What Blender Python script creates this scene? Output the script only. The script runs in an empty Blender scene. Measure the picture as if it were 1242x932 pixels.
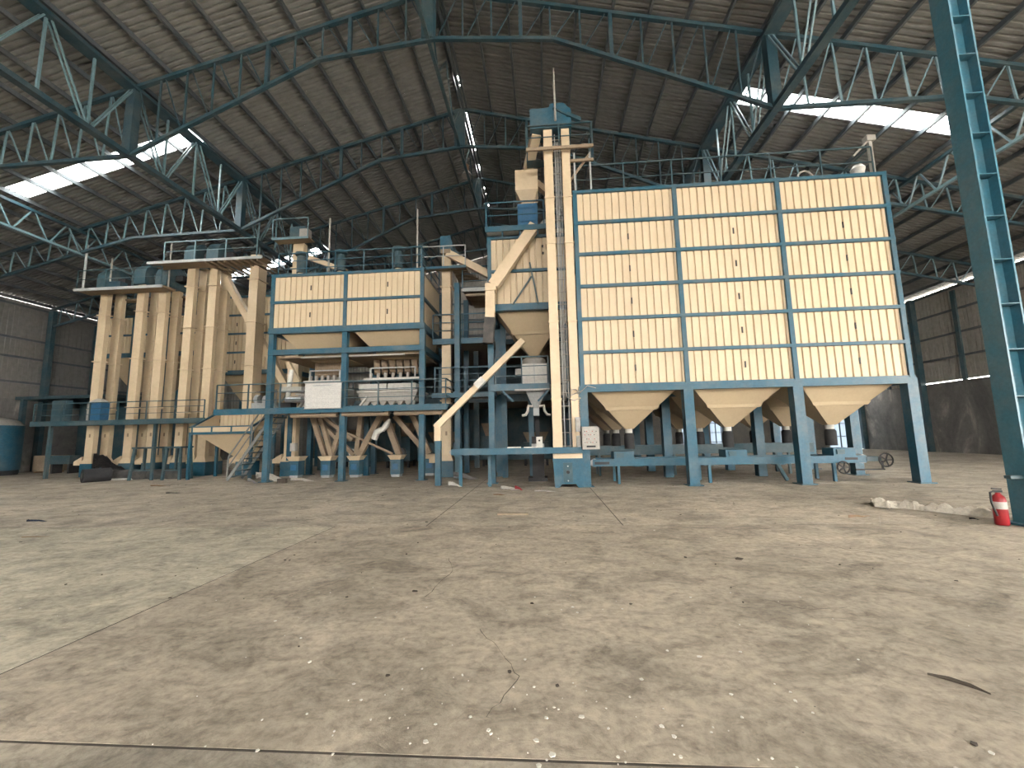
import bpy, math, random
from mathutils import Vector, Matrix
random.seed(7)
sc = bpy.context.scene
C = sc.collection

# ---------------------------------------------------------------- camera, sky, exposure
EYE = 1.55
def cam_axes(yaw, pitch, roll):
    cy, sy, cp, sp = math.cos(yaw), math.sin(yaw), math.cos(pitch), math.sin(pitch)
    f = Vector((sy*cp, cy*cp, sp)); r = Vector((cy, -sy, 0)); u = r.cross(f)
    cr, sr = math.cos(roll), math.sin(roll)
    return r*cr + u*sr, u*cr - r*sr, f
cam_d = bpy.data.cameras.new('camera'); cam = bpy.data.objects.new('camera', cam_d); C.objects.link(cam)
r_, u_, f_ = cam_axes(math.radians(-4.161), math.radians(7.045), math.radians(-1.159))
m = Matrix((r_, u_, -f_)).transposed().to_4x4(); m.translation = (0, 0, EYE)
cam.matrix_world = m
cam_d.sensor_fit = 'HORIZONTAL'; cam_d.sensor_width = 36.0; cam_d.lens = 36.0*504.2/1242.0
cam_d.clip_end = 300
sc.camera = cam

world = bpy.data.worlds.new('overcast_sky'); sc.world = world; world.use_nodes = True
bg = world.node_tree.nodes['Background']
bg.inputs['Color'].default_value = (1.0, 0.97, 0.93, 1); bg.inputs['Strength'].default_value = 6.0

sc.view_settings.view_transform = 'Standard'; sc.view_settings.look = 'None'
sc.view_settings.gamma = 1.0; sc.view_settings.use_curve_mapping = False
sc.view_settings.exposure = 2.42

# ---------------------------------------------------------------- materials
def nt(name):
    m = bpy.data.materials.new(name); m.use_nodes = True
    t = m.node_tree; b = t.nodes['Principled BSDF']
    return m, t, b
def noise(t, scale, detail=4, rough=0.6, vec=None, dist=0.0):
    n = t.nodes.new('ShaderNodeTexNoise'); n.inputs['Scale'].default_value = scale
    n.inputs['Detail'].default_value = detail; n.inputs['Roughness'].default_value = rough
    n.inputs['Distortion'].default_value = dist
    if vec: t.links.new(vec, n.inputs['Vector'])
    return n
def ramp(t, fac, stops):
    r = t.nodes.new('ShaderNodeValToRGB'); e = r.color_ramp.elements
    while len(e) < len(stops): e.new(0.5)
    for el, (p, c) in zip(e, stops):
        el.position = p; el.color = (c[0], c[1], c[2], 1) if hasattr(c, '__len__') else (c, c, c, 1)
    t.links.new(fac, r.inputs['Fac']); return r
def mix(t, fac, a, b, mode='MIX'):
    n = t.nodes.new('ShaderNodeMix'); n.data_type = 'RGBA'; n.blend_type = mode
    for k, v in ((0, fac), (6, a), (7, b)):
        if isinstance(v, (int, float)): n.inputs[k].default_value = v
        elif isinstance(v, tuple): n.inputs[k].default_value = (*v, 1)
        else: t.links.new(v, n.inputs[k])
    return n.outputs[2]
def world_pos(t):
    return t.nodes.new('ShaderNodeNewGeometry').outputs['Position']
def bump(t, b, h, strength, dist=0.02):
    n = t.nodes.new('ShaderNodeBump'); n.inputs['Strength'].default_value = strength; n.inputs['Distance'].default_value = dist
    t.links.new(h, n.inputs['Height']); t.links.new(n.outputs['Normal'], b.inputs['Normal'])

def paint(name, col, rough=0.5, dirt=(0.2, 0.17, 0.13), amount=0.35, scale=1.4, metal=0.0, spec=0.35, grain=(0.86, 1.08)):
    m, t, b = nt(name); p = world_pos(t)
    n1 = noise(t, scale, 6, 0.65, p); n2 = noise(t, scale*9, 3, 0.6, p)
    f = ramp(t, n1.outputs['Fac'], [(0.42, 0.0), (0.75, 1.0)])
    c = mix(t, f.outputs['Color'], col, tuple(a*(1-amount) + d*amount for a, d in zip(col, dirt)))
    g = ramp(t, n2.outputs['Fac'], [(0.3, grain[0]), (0.7, grain[1])])
    c = mix(t, 1.0, c, g.outputs['Color'], 'MULTIPLY')
    t.links.new(c, b.inputs['Base Color'])
    b.inputs['Roughness'].default_value = rough; b.inputs['Metallic'].default_value = metal
    b.inputs['Specular IOR Level'].default_value = spec
    return m

M = {}
M['blue'] = paint('blue_paint', (0.017, 0.082, 0.122), 0.45)
M['teal'] = paint('teal_paint', (0.024, 0.06, 0.078), 0.4, amount=0.3)
M['colteal'] = paint('column_paint', (0.045, 0.15, 0.20), 0.38, amount=0.3, scale=2.5)
M['web'] = paint('web_paint', (0.13, 0.22, 0.25), 0.32, amount=0.2, spec=0.6)  # truss paint lightened to stand for skylight caught on the webs
M['darkteal'] = paint('dark_teal_paint', (0.03, 0.07, 0.085), 0.5)
M['cream'] = paint('cream_paint', (0.55, 0.44, 0.295), 0.55, dirt=(0.40, 0.30, 0.18), amount=0.22, grain=(0.97, 1.02))
M['duct'] = paint('cream_duct_paint', (0.57, 0.45, 0.30), 0.5, dirt=(0.35, 0.26, 0.16), amount=0.4, scale=0.9, grain=(0.95, 1.03))
M['hopper'] = paint('hopper_paint', (0.43, 0.335, 0.215), 0.5, dirt=(0.35, 0.27, 0.17), amount=0.3, grain=(0.96, 1.03))  # hopper cream darkened in colour to stand for shade under the bins
M['dirtyduct'] = paint('dusty_duct_paint', (0.27, 0.205, 0.14), 0.7, dirt=(0.16, 0.12, 0.08), amount=0.5, scale=2)  # dusty duct paint, darkened further for the shadows under the decks
M['grey'] = paint('grey_metal', (0.35, 0.36, 0.35), 0.45, amount=0.3)
M['pale'] = paint('pale_grey_metal', (0.33, 0.31, 0.275), 0.45, amount=0.25)
M['white'] = paint('white_enamel', (0.50, 0.48, 0.43), 0.45, amount=0.12)
M['dark'] = paint('dark_rubber', (0.022, 0.022, 0.023), 0.8, dirt=(0.1, 0.09, 0.08), amount=0.3)
M['rubber'] = paint('worn_rubber', (0.055, 0.052, 0.05), 0.85, dirt=(0.2, 0.17, 0.14), amount=0.4, scale=4)
M['roof'] = paint('galvanised_sheet', (0.205, 0.205, 0.196), 0.5, dirt=(0.22, 0.2, 0.17), amount=0.35, scale=0.35)
M['purlin'] = paint('purlin_paint', (0.07, 0.085, 0.095), 0.6)
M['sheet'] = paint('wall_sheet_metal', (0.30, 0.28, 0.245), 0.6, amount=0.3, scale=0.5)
M['sack'] = paint('woven_sack', (0.72, 0.69, 0.62), 0.8, dirt=(0.4, 0.34, 0.27), amount=0.5, scale=3)
M['tarp'] = paint('dirty_tarpaulin', (0.66, 0.60, 0.50), 0.85, dirt=(0.28, 0.23, 0.17), amount=0.6, scale=5)
M['greytarp'] = paint('grey_plastic', (0.36, 0.35, 0.33), 0.5, amount=0.4, scale=4)
M['red'] = paint('red_enamel', (0.30, 0.014, 0.02), 0.35, amount=0.08)
M['brown'] = paint('brown_cardboard', (0.36, 0.22, 0.12), 0.8)
M['black'] = paint('black_plastic', (0.012, 0.012, 0.013), 0.5, amount=0.1)
M['joint'] = paint('joint_dirt', (0.07, 0.06, 0.05), 0.9, amount=0.3)
M['darkconcrete'] = paint('sooty_concrete', (0.10, 0.095, 0.085), 0.9, amount=0.4)  # concrete darkened to paint in the gloom along the back wall
M['card'] = paint('tan_cardboard', (0.50, 0.35, 0.22), 0.85)
M['soil'] = paint('dark_soil', (0.06, 0.048, 0.038), 0.9)
M['dullsheet'] = paint('grimy_wall_sheet', (0.17, 0.165, 0.155), 0.7, amount=0.4, scale=0.5)  # wall sheet copy darkened to stand for the dim left side
M['stair'] = paint('dull_galvanised', (0.17, 0.18, 0.175), 0.5)
M['yard'] = paint('bright_yard_concrete', (0.62, 0.58, 0.52), 0.9)  # unseen yard, made pale to bounce light up to the right roof
M['navy'] = paint('navy_cloth', (0.03, 0.045, 0.09), 0.8, amount=0.2)
M['chrome'] = paint('bare_steel', (0.55, 0.55, 0.55), 0.3, metal=0.9, amount=0.1)
M['brightblue'] = paint('bright_blue_paint', (0.025, 0.11, 0.21), 0.4, amount=0.2)

def concrete_floor():
    m, t, b = nt('concrete_floor'); p = world_pos(t)
    oi = t.nodes.new('ShaderNodeObjectInfo')
    big = noise(t, 0.35, 5, 0.6, p, 0.6); mid = noise(t, 1.6, 8, 0.7, p, 1.2); fine = noise(t, 14, 5, 0.7, p)
    mp = t.nodes.new('ShaderNodeMapping'); mp.inputs['Scale'].default_value = (0.8, 1.15, 1); t.links.new(p, mp.inputs['Vector'])
    mp.inputs['Rotation'].default_value = (0, 0, 0.12)
    streak = noise(t, 1.6, 7, 0.72, mp.outputs['Vector'], 0.8)
    c = ramp(t, big.outputs['Fac'], [(0.32, (0.37, 0.32, 0.255)), (0.66, (0.53, 0.46, 0.37))]).outputs['Color']
    s = ramp(t, streak.outputs['Fac'], [(0.34, 0.52), (0.5, 0.94), (0.68, 1.2)]).outputs['Color']
    c = mix(t, 0.9, c, s, 'MULTIPLY')
    s2 = ramp(t, mid.outputs['Fac'], [(0.3, 0.66), (0.45, 0.95), (0.7, 1.12)]).outputs['Color']
    c = mix(t, 0.8, c, s2, 'MULTIPLY')
    s3 = ramp(t, fine.outputs['Fac'], [(0.32, 0.62), (0.55, 1.05)]).outputs['Color']
    c = mix(t, 0.8, c, s3, 'MULTIPLY')
    pat = noise(t, 4.5, 7, 0.72, mp.outputs['Vector'], 1.5)
    c = mix(t, 0.85, c, ramp(t, pat.outputs['Fac'], [(0.33, 0.62), (0.47, 0.98), (0.68, 1.16)]).outputs['Color'], 'MULTIPLY')
    c = mix(t, 1.0, c, oi.outputs['Color'], 'MULTIPLY')
    vo = t.nodes.new('ShaderNodeTexVoronoi'); vo.inputs['Scale'].default_value = 7.0; t.links.new(p, vo.inputs['Vector'])
    sp = ramp(t, vo.outputs['Distance'], [(0.028, 1.0), (0.05, 0.0)]).outputs['Color']
    keep = noise(t, 0.9, 2, 0.5, p); kr = ramp(t, keep.outputs['Fac'], [(0.55, 0.0), (0.62, 1.0)]).outputs['Color']
    spf = mix(t, 1.0, sp, kr, 'MULTIPLY')
    c = mix(t, spf, c, (0.07, 0.06, 0.05))
    t.links.new(c, b.inputs['Base Color'])
    rr = ramp(t, mid.outputs['Fac'], [(0.3, 0.55), (0.7, 0.85)]).outputs['Color']
    t.links.new(rr, b.inputs['Roughness']); b.inputs['Specular IOR Level'].default_value = 0.3
    bump(t, b, mix(t, 0.4, pat.outputs['Fac'], fine.outputs['Fac']), 0.6, 0.025)
    return m
M['floor'] = concrete_floor()
def concrete_wall():
    m, t, b = nt('stained_concrete'); p = world_pos(t)
    mp = t.nodes.new('ShaderNodeMapping'); mp.inputs['Scale'].default_value = (1, 1, 0.35); t.links.new(p, mp.inputs['Vector'])
    n1 = noise(t, 0.5, 6, 0.65, mp.outputs['Vector'], 1.0); n2 = noise(t, 5, 5, 0.7, p)
    c = ramp(t, n1.outputs['Fac'], [(0.35, (0.10, 0.098, 0.09)), (0.55, (0.17, 0.16, 0.145)), (0.66, (0.36, 0.33, 0.28))]).outputs['Color']
    c = mix(t, 0.6, c, ramp(t, n2.outputs['Fac'], [(0.3, 0.7), (0.7, 1.2)]).outputs['Color'], 'MULTIPLY')
    t.links.new(c, b.inputs['Base Color']); b.inputs['Roughness'].default_value = 0.85
    bump(t, b, n2.outputs['Fac'], 0.4, 0.02)
    return m
M['concrete'] = concrete_wall()
def skylight_mat(name='skylight_sheet', clear=0.55, tint=(0.9, 0.92, 0.92, 1)):
    m = bpy.data.materials.new(name); m.use_nodes = True; t = m.node_tree
    t.nodes.remove(t.nodes['Principled BSDF']); out = t.nodes['Material Output']
    a = t.nodes.new('ShaderNodeBsdfTranslucent'); a.inputs['Color'].default_value = tint
    c = t.nodes.new('ShaderNodeBsdfTransparent'); c.inputs['Color'].default_value = (0.9, 0.95, 0.97, 1)
    x = t.nodes.new('ShaderNodeMixShader'); x.inputs[0].default_value = clear
    t.links.new(a.outputs[0], x.inputs[1]); t.links.new(c.outputs[0], x.inputs[2]); t.links.new(x.outputs[0], out.inputs['Surface'])
    return m
M['skylight'] = skylight_mat()
M['gatesheet'] = skylight_mat('milky_gate_sheet', 0.0, (0.16, 0.18, 0.2, 1))
def board_mat():
    m, t, b = nt('printed_notice'); tc = t.nodes.new('ShaderNodeTexCoord')
    br = t.nodes.new('ShaderNodeTexBrick'); br.offset = 0.0
    br.inputs['Color1'].default_value = (0.56, 0.54, 0.49, 1); br.inputs['Color2'].default_value = (0.50, 0.48, 0.44, 1)
    br.inputs['Mortar'].default_value = (0.46, 0.45, 0.43, 1); br.inputs['Scale'].default_value = 1.0
    br.inputs['Mortar Size'].default_value = 0.006; br.inputs['Brick Width'].default_value = 0.22; br.inputs['Row Height'].default_value = 0.05
    t.links.new(tc.outputs['Object'], br.inputs['Vector'])
    mp = t.nodes.new('ShaderNodeMapping'); mp.inputs['Rotation'].default_value = (math.pi/2, 0, 0); t.links.new(tc.outputs['Object'], mp.inputs['Vector'])
    t.links.new(mp.outputs['Vector'], br.inputs['Vector'])
    n = noise(t, 60, 2, 0.5, tc.outputs['Object'])
    c = mix(t, 1.0, br.outputs['Color'], ramp(t, n.outputs['Fac'], [(0.38, 0.62), (0.48, 1.0)]).outputs['Color'], 'MULTIPLY')
    t.links.new(c, b.inputs['Base Color']); b.inputs['Roughness'].default_value = 0.6
    return m
M['board'] = board_mat()

# ---------------------------------------------------------------- building helpers
WL = {}
CACHE = {}
V = Vector
class MB:
    def __init__(s): s.v = []; s.f = []
    def add(s, vs, fs):
        o = len(s.v); s.v += [V(x) for x in vs]; s.f += [tuple(i+o for i in f) for f in fs]; return s
    def box(s, x0, x1, y0, y1, z0, z1):
        return s.add([(x0,y0,z0),(x1,y0,z0),(x1,y1,z0),(x0,y1,z0),(x0,y0,z1),(x1,y0,z1),(x1,y1,z1),(x0,y1,z1)],
                     [(0,3,2,1),(4,5,6,7),(0,1,5,4),(1,2,6,5),(2,3,7,6),(3,0,4,7)])
    def beam(s, a, b, w, h=None, up=(0,0,1)):
        a, b = V(a), V(b); h = h or w; d = (b-a).normalized(); up = V(up)
        if abs(d.dot(up)) > 0.98: up = V((0,1,0))
        r = d.cross(up).normalized(); u = r.cross(d)
        q = [(-1,-1),(1,-1),(1,1),(-1,1)]
        vs = [a + r*(i*w/2) + u*(j*h/2) for i,j in q] + [b + r*(i*w/2) + u*(j*h/2) for i,j in q]
        return s.add(vs, [(0,1,2,3),(7,6,5,4),(0,4,5,1),(1,5,6,2),(2,6,7,3),(3,7,4,0)])
    def loft(s, rings, cap=True):
        n = len(rings[0]); o = len(s.v); s.v += [V(p) for r in rings for p in r]
        for k in range(len(rings)-1):
            for i in range(n):
                j = (i+1) % n
                s.f.append((o+k*n+i, o+k*n+j, o+(k+1)*n+j, o+(k+1)*n+i))
        if cap:
            s.f.append(tuple(o+i for i in reversed(range(n)))); s.f.append(tuple(o+(len(rings)-1)*n+i for i in range(n)))
        return s
    def tube(s, pts, r, n=8, cap=True):
        pts = [V(p) for p in pts]; rings = []; rs = r if hasattr(r, '__len__') else [r]*len(pts)
        prev = None
        for k, p in enumerate(pts):
            d = (pts[min(k+1, len(pts)-1)] - pts[max(k-1, 0)]).normalized()
            if prev is None:
                up = V((0,0,1)) if abs(d.z) < 0.95 else V((0,1,0))
                x = d.cross(up).normalized()
            else:
                x = (prev - d*prev.dot(d)).normalized()
            prev = x; y = d.cross(x)
            rings.append([p + (x*math.cos(a) + y*math.sin(a))*rs[k] for a in (2*math.pi*i/n for i in range(n))])
        return s.loft(rings, cap)
    def lathe(s, c, prof, n=20):      # prof: (r, z), axis z
        return s.loft([[(c[0]+r*math.cos(2*math.pi*i/n), c[1]+r*math.sin(2*math.pi*i/n), c[2]+z) for i in range(n)] for r, z in prof])
    def frustum(s, b0, z0, b1, z1):  # rectangles (x0,x1,y0,y1)
        R = lambda b, z: [(b[0],b[2],z),(b[1],b[2],z),(b[1],b[3],z),(b[0],b[3],z)]
        return s.loft([R(b0,z0), R(b1,z1)])
    def corr(s, o, d, w, z0, z1, nrm, pitch=0.22, depth=0.035):   # ribbed sheet: grooves sink along -nrm
        o, d, nrm = V(o), V(d).normalized(), V(nrm); x = 0.0; prof = []
        while x < w - 1e-6:
            for t, k in ((0,0),(0.76,0),(0.82,1),(0.93,1)):
                if x + t*pitch < w: prof.append((x+t*pitch, k))
            x += pitch
        prof.append((w, 0)); n = len(prof); k0 = len(s.v)
        for z in (z0, z1):
            for px, k in prof: s.v.append(o + d*px - nrm*(depth*k) + V((0,0,z)))
        for i in range(n-1): s.f.append((k0+i, k0+i+1, k0+n+i+1, k0+n+i))
        return s
    def build(s, name, mat, parent=None, key=None, smooth=False):
        lo = [min(v[i] for v in s.v) for i in range(3)]; hi = [max(v[i] for v in s.v) for i in range(3)]
        c = V([(a+b)/2 for a, b in zip(lo, hi)])
        if parent is None: c.z = lo[2]
        me = CACHE.get(key) if key else None
        if me is None:
            me = bpy.data.meshes.new(name); me.from_pydata([v-c for v in s.v], [], s.f); me.update()
            me.materials.append(M[mat] if isinstance(mat, str) else mat)
            if smooth:
                me.shade_smooth(); me.set_sharp_from_angle(angle=math.radians(38))
            if key: CACHE[key] = me
        o = bpy.data.objects.new(name, me); C.objects.link(o); WL[o.name] = c
        if parent is not None:
            o.parent = parent; o.location = c - WL[parent.name]
        else: o.location = c
        return o
def tag(o, label, cat, group=None):
    o['label'] = label; o['category'] = cat
    if group: o['group'] = group
    return o
def thing(name, label, cat, loc, group=None):
    o = bpy.data.objects.new(name, None); C.objects.link(o); o.location = loc; WL[o.name] = V(loc); o.empty_display_size = 0.2
    return tag(o, label, cat, group)
def struct(name, mb, mat):
    o = mb.build(name, mat); o['kind'] = 'structure'; return o
def bx(*a): return MB().box(*a)
def bm(*a, **k): return MB().beam(*a, **k)

def railing(parent, pts, h=0.95, step=1.1, mat='blue', mids=2, name='railing'):
    pts = [V(p) for p in pts]
    for a, b in zip(pts[:-1], pts[1:]):
        L = (b-a).length; n = max(1, round(L/step))
        for i in range(n+1):
            if i == 0 and a is not pts[0]: continue
            p = a + (b-a)*(i/n)
            bm(p, p+V((0,0,h)), 0.04).build(name+'_post', mat, parent, key=f'rp{h}{mat}')
        bm(a+V((0,0,h)), b+V((0,0,h)), 0.04).build('handrail', mat, parent)
        for k in range(mids):
            z = V((0,0,h*(k+1)/(mids+1))); bm(a+z, b+z, 0.026).build('mid_rail', mat, parent)

# ---------------------------------------------------------------- setting
FX0, FX1, FZ0, FZ1 = -10.0, 20.0, 7.0, 13.0      # unseen upper front opening, set for the light it lets in
XR, XL, XW, UW = -3.3, -30.3, 24.3, 27.6
Y0, Y1, BAY = -30.1, 33.5, 5.3
TRUSS_Y = [12.3, 17.6, 22.9, 28.2]
def zroof(u): return 17.05 - 0.257*u

fl = struct('floor', bx(XL-0.1, XW+0.1, Y0, Y1+0.1, -0.3, -0.003), 'joint')
rows = [(Y0, -15, [XL, -12, 2, XW]), (-15, -3, [XL, -12, 2, XW]), (-3, 2.2, [XL, -13, 7.5, XW]), (2.2, 7.4, [XL, -20, -12, -3.75, 9.8, XW]),
        (7.4, 12.6, [XL, -22.5, -17.4, -12.3, -7.2, -2.1, 1.3, 6.5, 11.7, 17, XW]),
        (12.6, 17.8, [XL, -22.5, -17.4, -12.3, -7.2, -2.1, 1.3, 6.5, 11.7, 17, XW]),
        (17.8, 25, [XL, -17.4, -7.2, 1.3, 11.7, XW]), (25, Y1, [XL, -17.4, -7.2, 1.3, 11.7, XW])]
for ya, yb, xs in rows:
    for xa, xb in zip(xs[:-1], xs[1:]):
        bx(xa+0.01, xb-0.01, ya+0.01, yb-0.01, -0.0025, 0.0).build('concrete_slab', 'floor', fl)
        k = random.uniform(0.94, 1.06); C.objects[-1].color = (0.84, 0.84, 0.82, 1) if yb < 2.3 else (1.07, 1.10, 1.05, 1) if xb < -3.7 and yb < 7.5 else (0.95, 0.925, 0.885, 1) if yb < 7.5 else (k, k*0.99, k*0.96, 1)
for pts, w in (([(3.3, 7.3), (3.75, 6.4), (3.85, 5.9), (4.3, 5.5)], 0.012), ([(-2.6, 4.2), (-2.35, 4.5), (-2.2, 4.75)], 0.012), ([(-0.35, 2.5), (-0.2, 2.9), (-0.35, 3.2), (-0.6, 3.6)], 0.008), ([(-1.2, 4.2), (-1.1, 5.0), (-1.3, 5.6)], 0.01),
               ([(2.0, 4.2), (2.2, 4.0), (2.7, 4.05)], 0.01), ([(0.3, 8.9), (0.5, 8.6), (1.1, 8.5)], 0.012), ([(5.2, 4.6), (5.5, 4.2)], 0.01)):
    mb = MB(); fine_ = []
    for (xa, ya), (xb, yb) in zip(pts[:-1], pts[1:]):
        for q in range(6):
            fine_.append((xa+(xb-xa)*q/6+random.uniform(-.015, .015), ya+(yb-ya)*q/6+random.uniform(-.015, .015)))
    for a, b in zip(fine_[:-1], fine_[1:]): mb.beam((*a, 0.0006), (*b, 0.0006), 0.55*w*random.uniform(0.3, 1.2), 0.0008)
    mb.build('crack', 'joint', fl)
gr = struct('ground', MB().box(-90, 90, -100, Y0, -0.35, -0.05).box(XW+0.1, 90, Y0, 60, -0.35, -0.05), 'yard')

# ceiling: strips of ribbed sheet from ridge to eave, skylight strips in the aisles
def roof_strip(side, y, w, u0, u1, name, mat, parent):
    pitch = w/4; prof = []
    for k in range(4):
        prof += [(y+k*pitch, 0), (y+(k+0.5)*pitch, 0), (y+(k+0.58)*pitch, 0.06), (y+(k+0.92)*pitch, 0.06)]
    prof.append((y+w, 0)); n = len(prof); mb = MB()
    for u in (u0, u1):
        for py, dz in prof: mb.v.append(V((XR+side*u, py, zroof(u)+dz)))
    for i in range(n-1):
        mb.f.append((i, i+1, n+i+1, n+i) if side > 0 else (i+1, i, n+i, n+i+1))
    return mb.build(name, mat, parent, key=(side, u0, u1, name))
ce = struct('ceiling', bx(XR-0.05, XR+0.05, Y0, Y1, 16.74, 16.92), 'purlin')
SW = BAY/7
for i in range(85):
    y = Y0 + i*SW + 0.0
    for side in (-1, 1):
        if abs((y-14.3)/(2*BAY) - round((y-14.3)/(2*BAY))) < 0.5*SW/(2*BAY):
            roof_strip(side, y, SW, 0.09, 10.75, 'roof_sheet', 'roof', ce)
            roof_strip(side, y, SW, 10.75, 18.75, 'skylight_panel', 'skylight', ce)
            roof_strip(side, y, SW, 18.75, 27.85, 'roof_sheet', 'roof', ce)
        else:
            roof_strip(side, y, SW, 0.09, 27.85, 'roof_sheet', 'roof', ce)
for side in (-1, 1):
    for k in range(24):
        u = 0.15 + 1.165*k; x = XR + side*u; z = zroof(u)
        bx(x-0.04, x+0.04, Y0, Y1, z-0.18, z-0.015).build('purlin', 'purlin', ce, key='purlin')
yc = Y0
for a, b in [(16.1, 16.35), (16.55, 16.62), (18.0, 20.9), (22.1, 22.6), (24.3, 24.5), (25.0, 25.1), (26.1, 26.5), (30.0, 30.5), (Y1, Y1)]:
    MB().loft([[(XR-0.4, y, 16.99), (XR, y, 17.12), (XR+0.4, y, 16.99), (XR+0.4, y, 17.02), (XR, y, 17.15), (XR-0.4, y, 17.02)] for y in (yc, a)]).build('ridge_cap', 'roof', ce)
    yc = b

def side_wall(name, x, s, girts):
    w = struct(name, bx(min(x, x+s*0.3), max(x, x+s*0.3), 6.5 if s > 0 else Y0, Y1, 0, 4.22), 'concrete')
    if s > 0: bx(x, x+0.3, Y0, -20.0, 0, 4.22).build('concrete_panel', 'concrete', w); bx(x, x+0.3, -20, 6.5, 7.2, 7.42).build('door_lintel', 'concrete', w)  # unseen side opening, added to light the right floor and roof
    for i in range(24):
        y = Y0 + i*BAY/2
        mb = MB().corr((x+s*0.1, y, 0), (0, 1, 0), BAY/2, 7.3 if s > 0 and -20.5 < y < 5.5 else 4.2 if not (s > 0 and 22 < y < 26) else 4.27, 9.84 if s > 0 else 9.95, (-s, 0, 0), 0.24, 0.03)
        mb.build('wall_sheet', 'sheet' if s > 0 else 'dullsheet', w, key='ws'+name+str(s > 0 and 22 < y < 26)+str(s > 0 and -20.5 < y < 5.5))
    for z in girts:
        bx(min(x, x+s*0.08), max(x, x+s*0.08), Y0, Y1, z-0.06, z+0.06).build('girt', 'purlin', w)
    for i in range(17):
        y = 17.6 + (i-10)*BAY/2
        big = i % 2 == 0
        bx(x-(0.32 if big else 0.1)*(s > 0), x+(0.32 if big else 0.1)*(s < 0), y-0.12, y+0.12, 0 if big else 4.2, 9.5 if not big else 9.75).build('wall_post', 'darkteal', w)
    return w
side_wall('wall_right', XW, 1, (5.65, 7.03, 8.4, 9.7))
side_wall('wall_left', XL, -1, (5.2, 6.65, 7.75, 9.7))
# back wall with translucent roller gates
wb = struct('wall_back', bx(XL, -20, Y1, Y1+0.3, 0, 4.2), 'concrete')
bx(-20, 21.6, Y1, Y1+0.3, 2.9, 4.2).build('concrete_panel', 'darkconcrete', wb)
xs_open = [(-20, 10.6), (11.6, 12.9), (14.2, 16.0), (16.9, 17.5), (18.3, 21.6)]
for a, b in xs_open: bx(a, b, Y1, Y1+0.3, 0, 2.9).build('concrete_panel', 'darkconcrete', wb)
for i in range(20):
    a = XL + i*(XW-XL)/20; b = XL + (i+1)*(XW-XL)/20
    za = min(zroof(abs(a-XR)), zroof(abs(b-XR)))
    mb = MB().corr((a, Y1+0.1, 0), (1, 0, 0), b-a, 4.2, 1, (0, -1, 0), 0.25, 0.03)
    n = len(mb.v)//2
    for j in range(n): mb.v[n+j].z = zroof(abs(mb.v[n+j].x-XR)) - 0.02
    mb.build('wall_sheet', 'sheet', wb)
for z in (5.6, 7.0, 8.4, 9.8, 11.2, 12.6, 14):
    h = min(UW, (16.9-z)/0.257); bx(max(XL, XR-h), min(XW, XR+h), Y1-0.08, Y1, z-0.06, z+0.06).build('girt', 'purlin', wb)
for n_, (a, b, h) in enumerate([(21.6, 24.25, 3.9), (17.5, 18.3, 2.9), (16.0, 16.9, 2.9), (12.9, 14.2, 2.9), (10.6, 11.6, 2.9)]):
    d = struct(f'door_{n_+1}', bx(a, b, Y1+0.12, Y1+0.16, 0.02, h), 'gatesheet')
    for k in range(1, 4): bx(a, b, Y1+0.06, Y1+0.12, h*k/4-0.03, h*k/4+0.03).build('door_rail', 'purlin', d)
    for k in range(1, 3): bx(a+(b-a)*k/3-0.03, a+(b-a)*k/3+0.03, Y1+0.05, Y1+0.12, 0.02, h).build('door_stile', 'purlin', d)
# unseen front wall behind the viewer, its high opening sized to shape the light
wf = struct('wall_front', bx(XL, XW, Y0-0.3, Y0, 0, 4.2), 'concrete')
bx(FX0, FX1, Y0-0.2, Y0, 4.2, FZ0).build('wall_sheet', 'sheet', wf)
bx(XL, FX0, Y0-0.2, Y0, 4.2, 9.8).build('wall_sheet', 'sheet', wf); bx(FX1, XW, Y0-0.2, Y0, 4.2, 9.8).build('wall_sheet', 'sheet', wf)
MB().loft([[(XL, y, 9.8), (FX0, y, FZ1), (FX1, y, FZ1), (XW, y, 9.8), (XR, y, 16.9)] for y in (Y0-0.2, Y0)]).build('gable_sheet', 'sheet', wf)

# ---------------------------------------------------------------- roof trusses and girders
def zt(u): return 16.78 - 0.257*u
def zb(u):
    pts = [(0, 14.9), (4, 14.5), (10.75, 11.42), (16.1, 11.36), (18.8, 10.75), (27.1, 8.7)]
    for (a, za), (b, zb_) in zip(pts[:-1], pts[1:]):
        if u <= b + 1e-6: return za + (zb_-za)*(u-a)/(b-a)
    return 8.7
P = 10.75/11
truss_labels = ['teal lattice roof truss nearest the viewer, crossing above the front skylights', 'second teal roof truss from the viewer, passing just above the big cream bins',
                'third dim teal roof truss, crossing behind the tall elevator tower head', 'farthest faint roof truss, close to the back wall of the hall']
for ty, lab in zip(TRUSS_Y, truss_labels):
    t = thing('roof_truss', lab, 'truss', (XR, ty, 8.7), 'roof trusses spanning the hall')
    for side in (-1, 1):
        X = lambda u: XR + side*u
        bm((X(0), ty, zt(0)), (X(27.0), ty, zt(27.0)), 0.13, 0.12).build('top_chord', 'teal', t)
        for a, b in ((0, 4), (4, 10.75), (10.75, 16.1), (16.1, 18.8), (18.8, 27.0)):
            bm((X(a), ty, zb(a)), (X(b), ty, zb(b)), 0.12, 0.11).build('bottom_chord', 'teal', t)
        for k in range(0, 28):
            u = k*P; thick = k % 3 == 0 and k < 9
            if k == 0 and side < 0: continue
            lean = 0.1 if k > 11 else 0
            bm((X(u), ty, zb(u)), (X(u-lean), ty, zt(u-lean)), 0.12 if thick else 0.052).build('web_post', 'teal' if k < 11 else 'web', t)
        for k in range(0, 27):
            u = k*P; un = u + P
            bm((X(u+0.1), ty, zb(u+0.1)), (X(un-0.14), ty, zt(un-0.14)), 0.036).build('web_diagonal', 'teal' if k < 11 else 'web', t)
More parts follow.
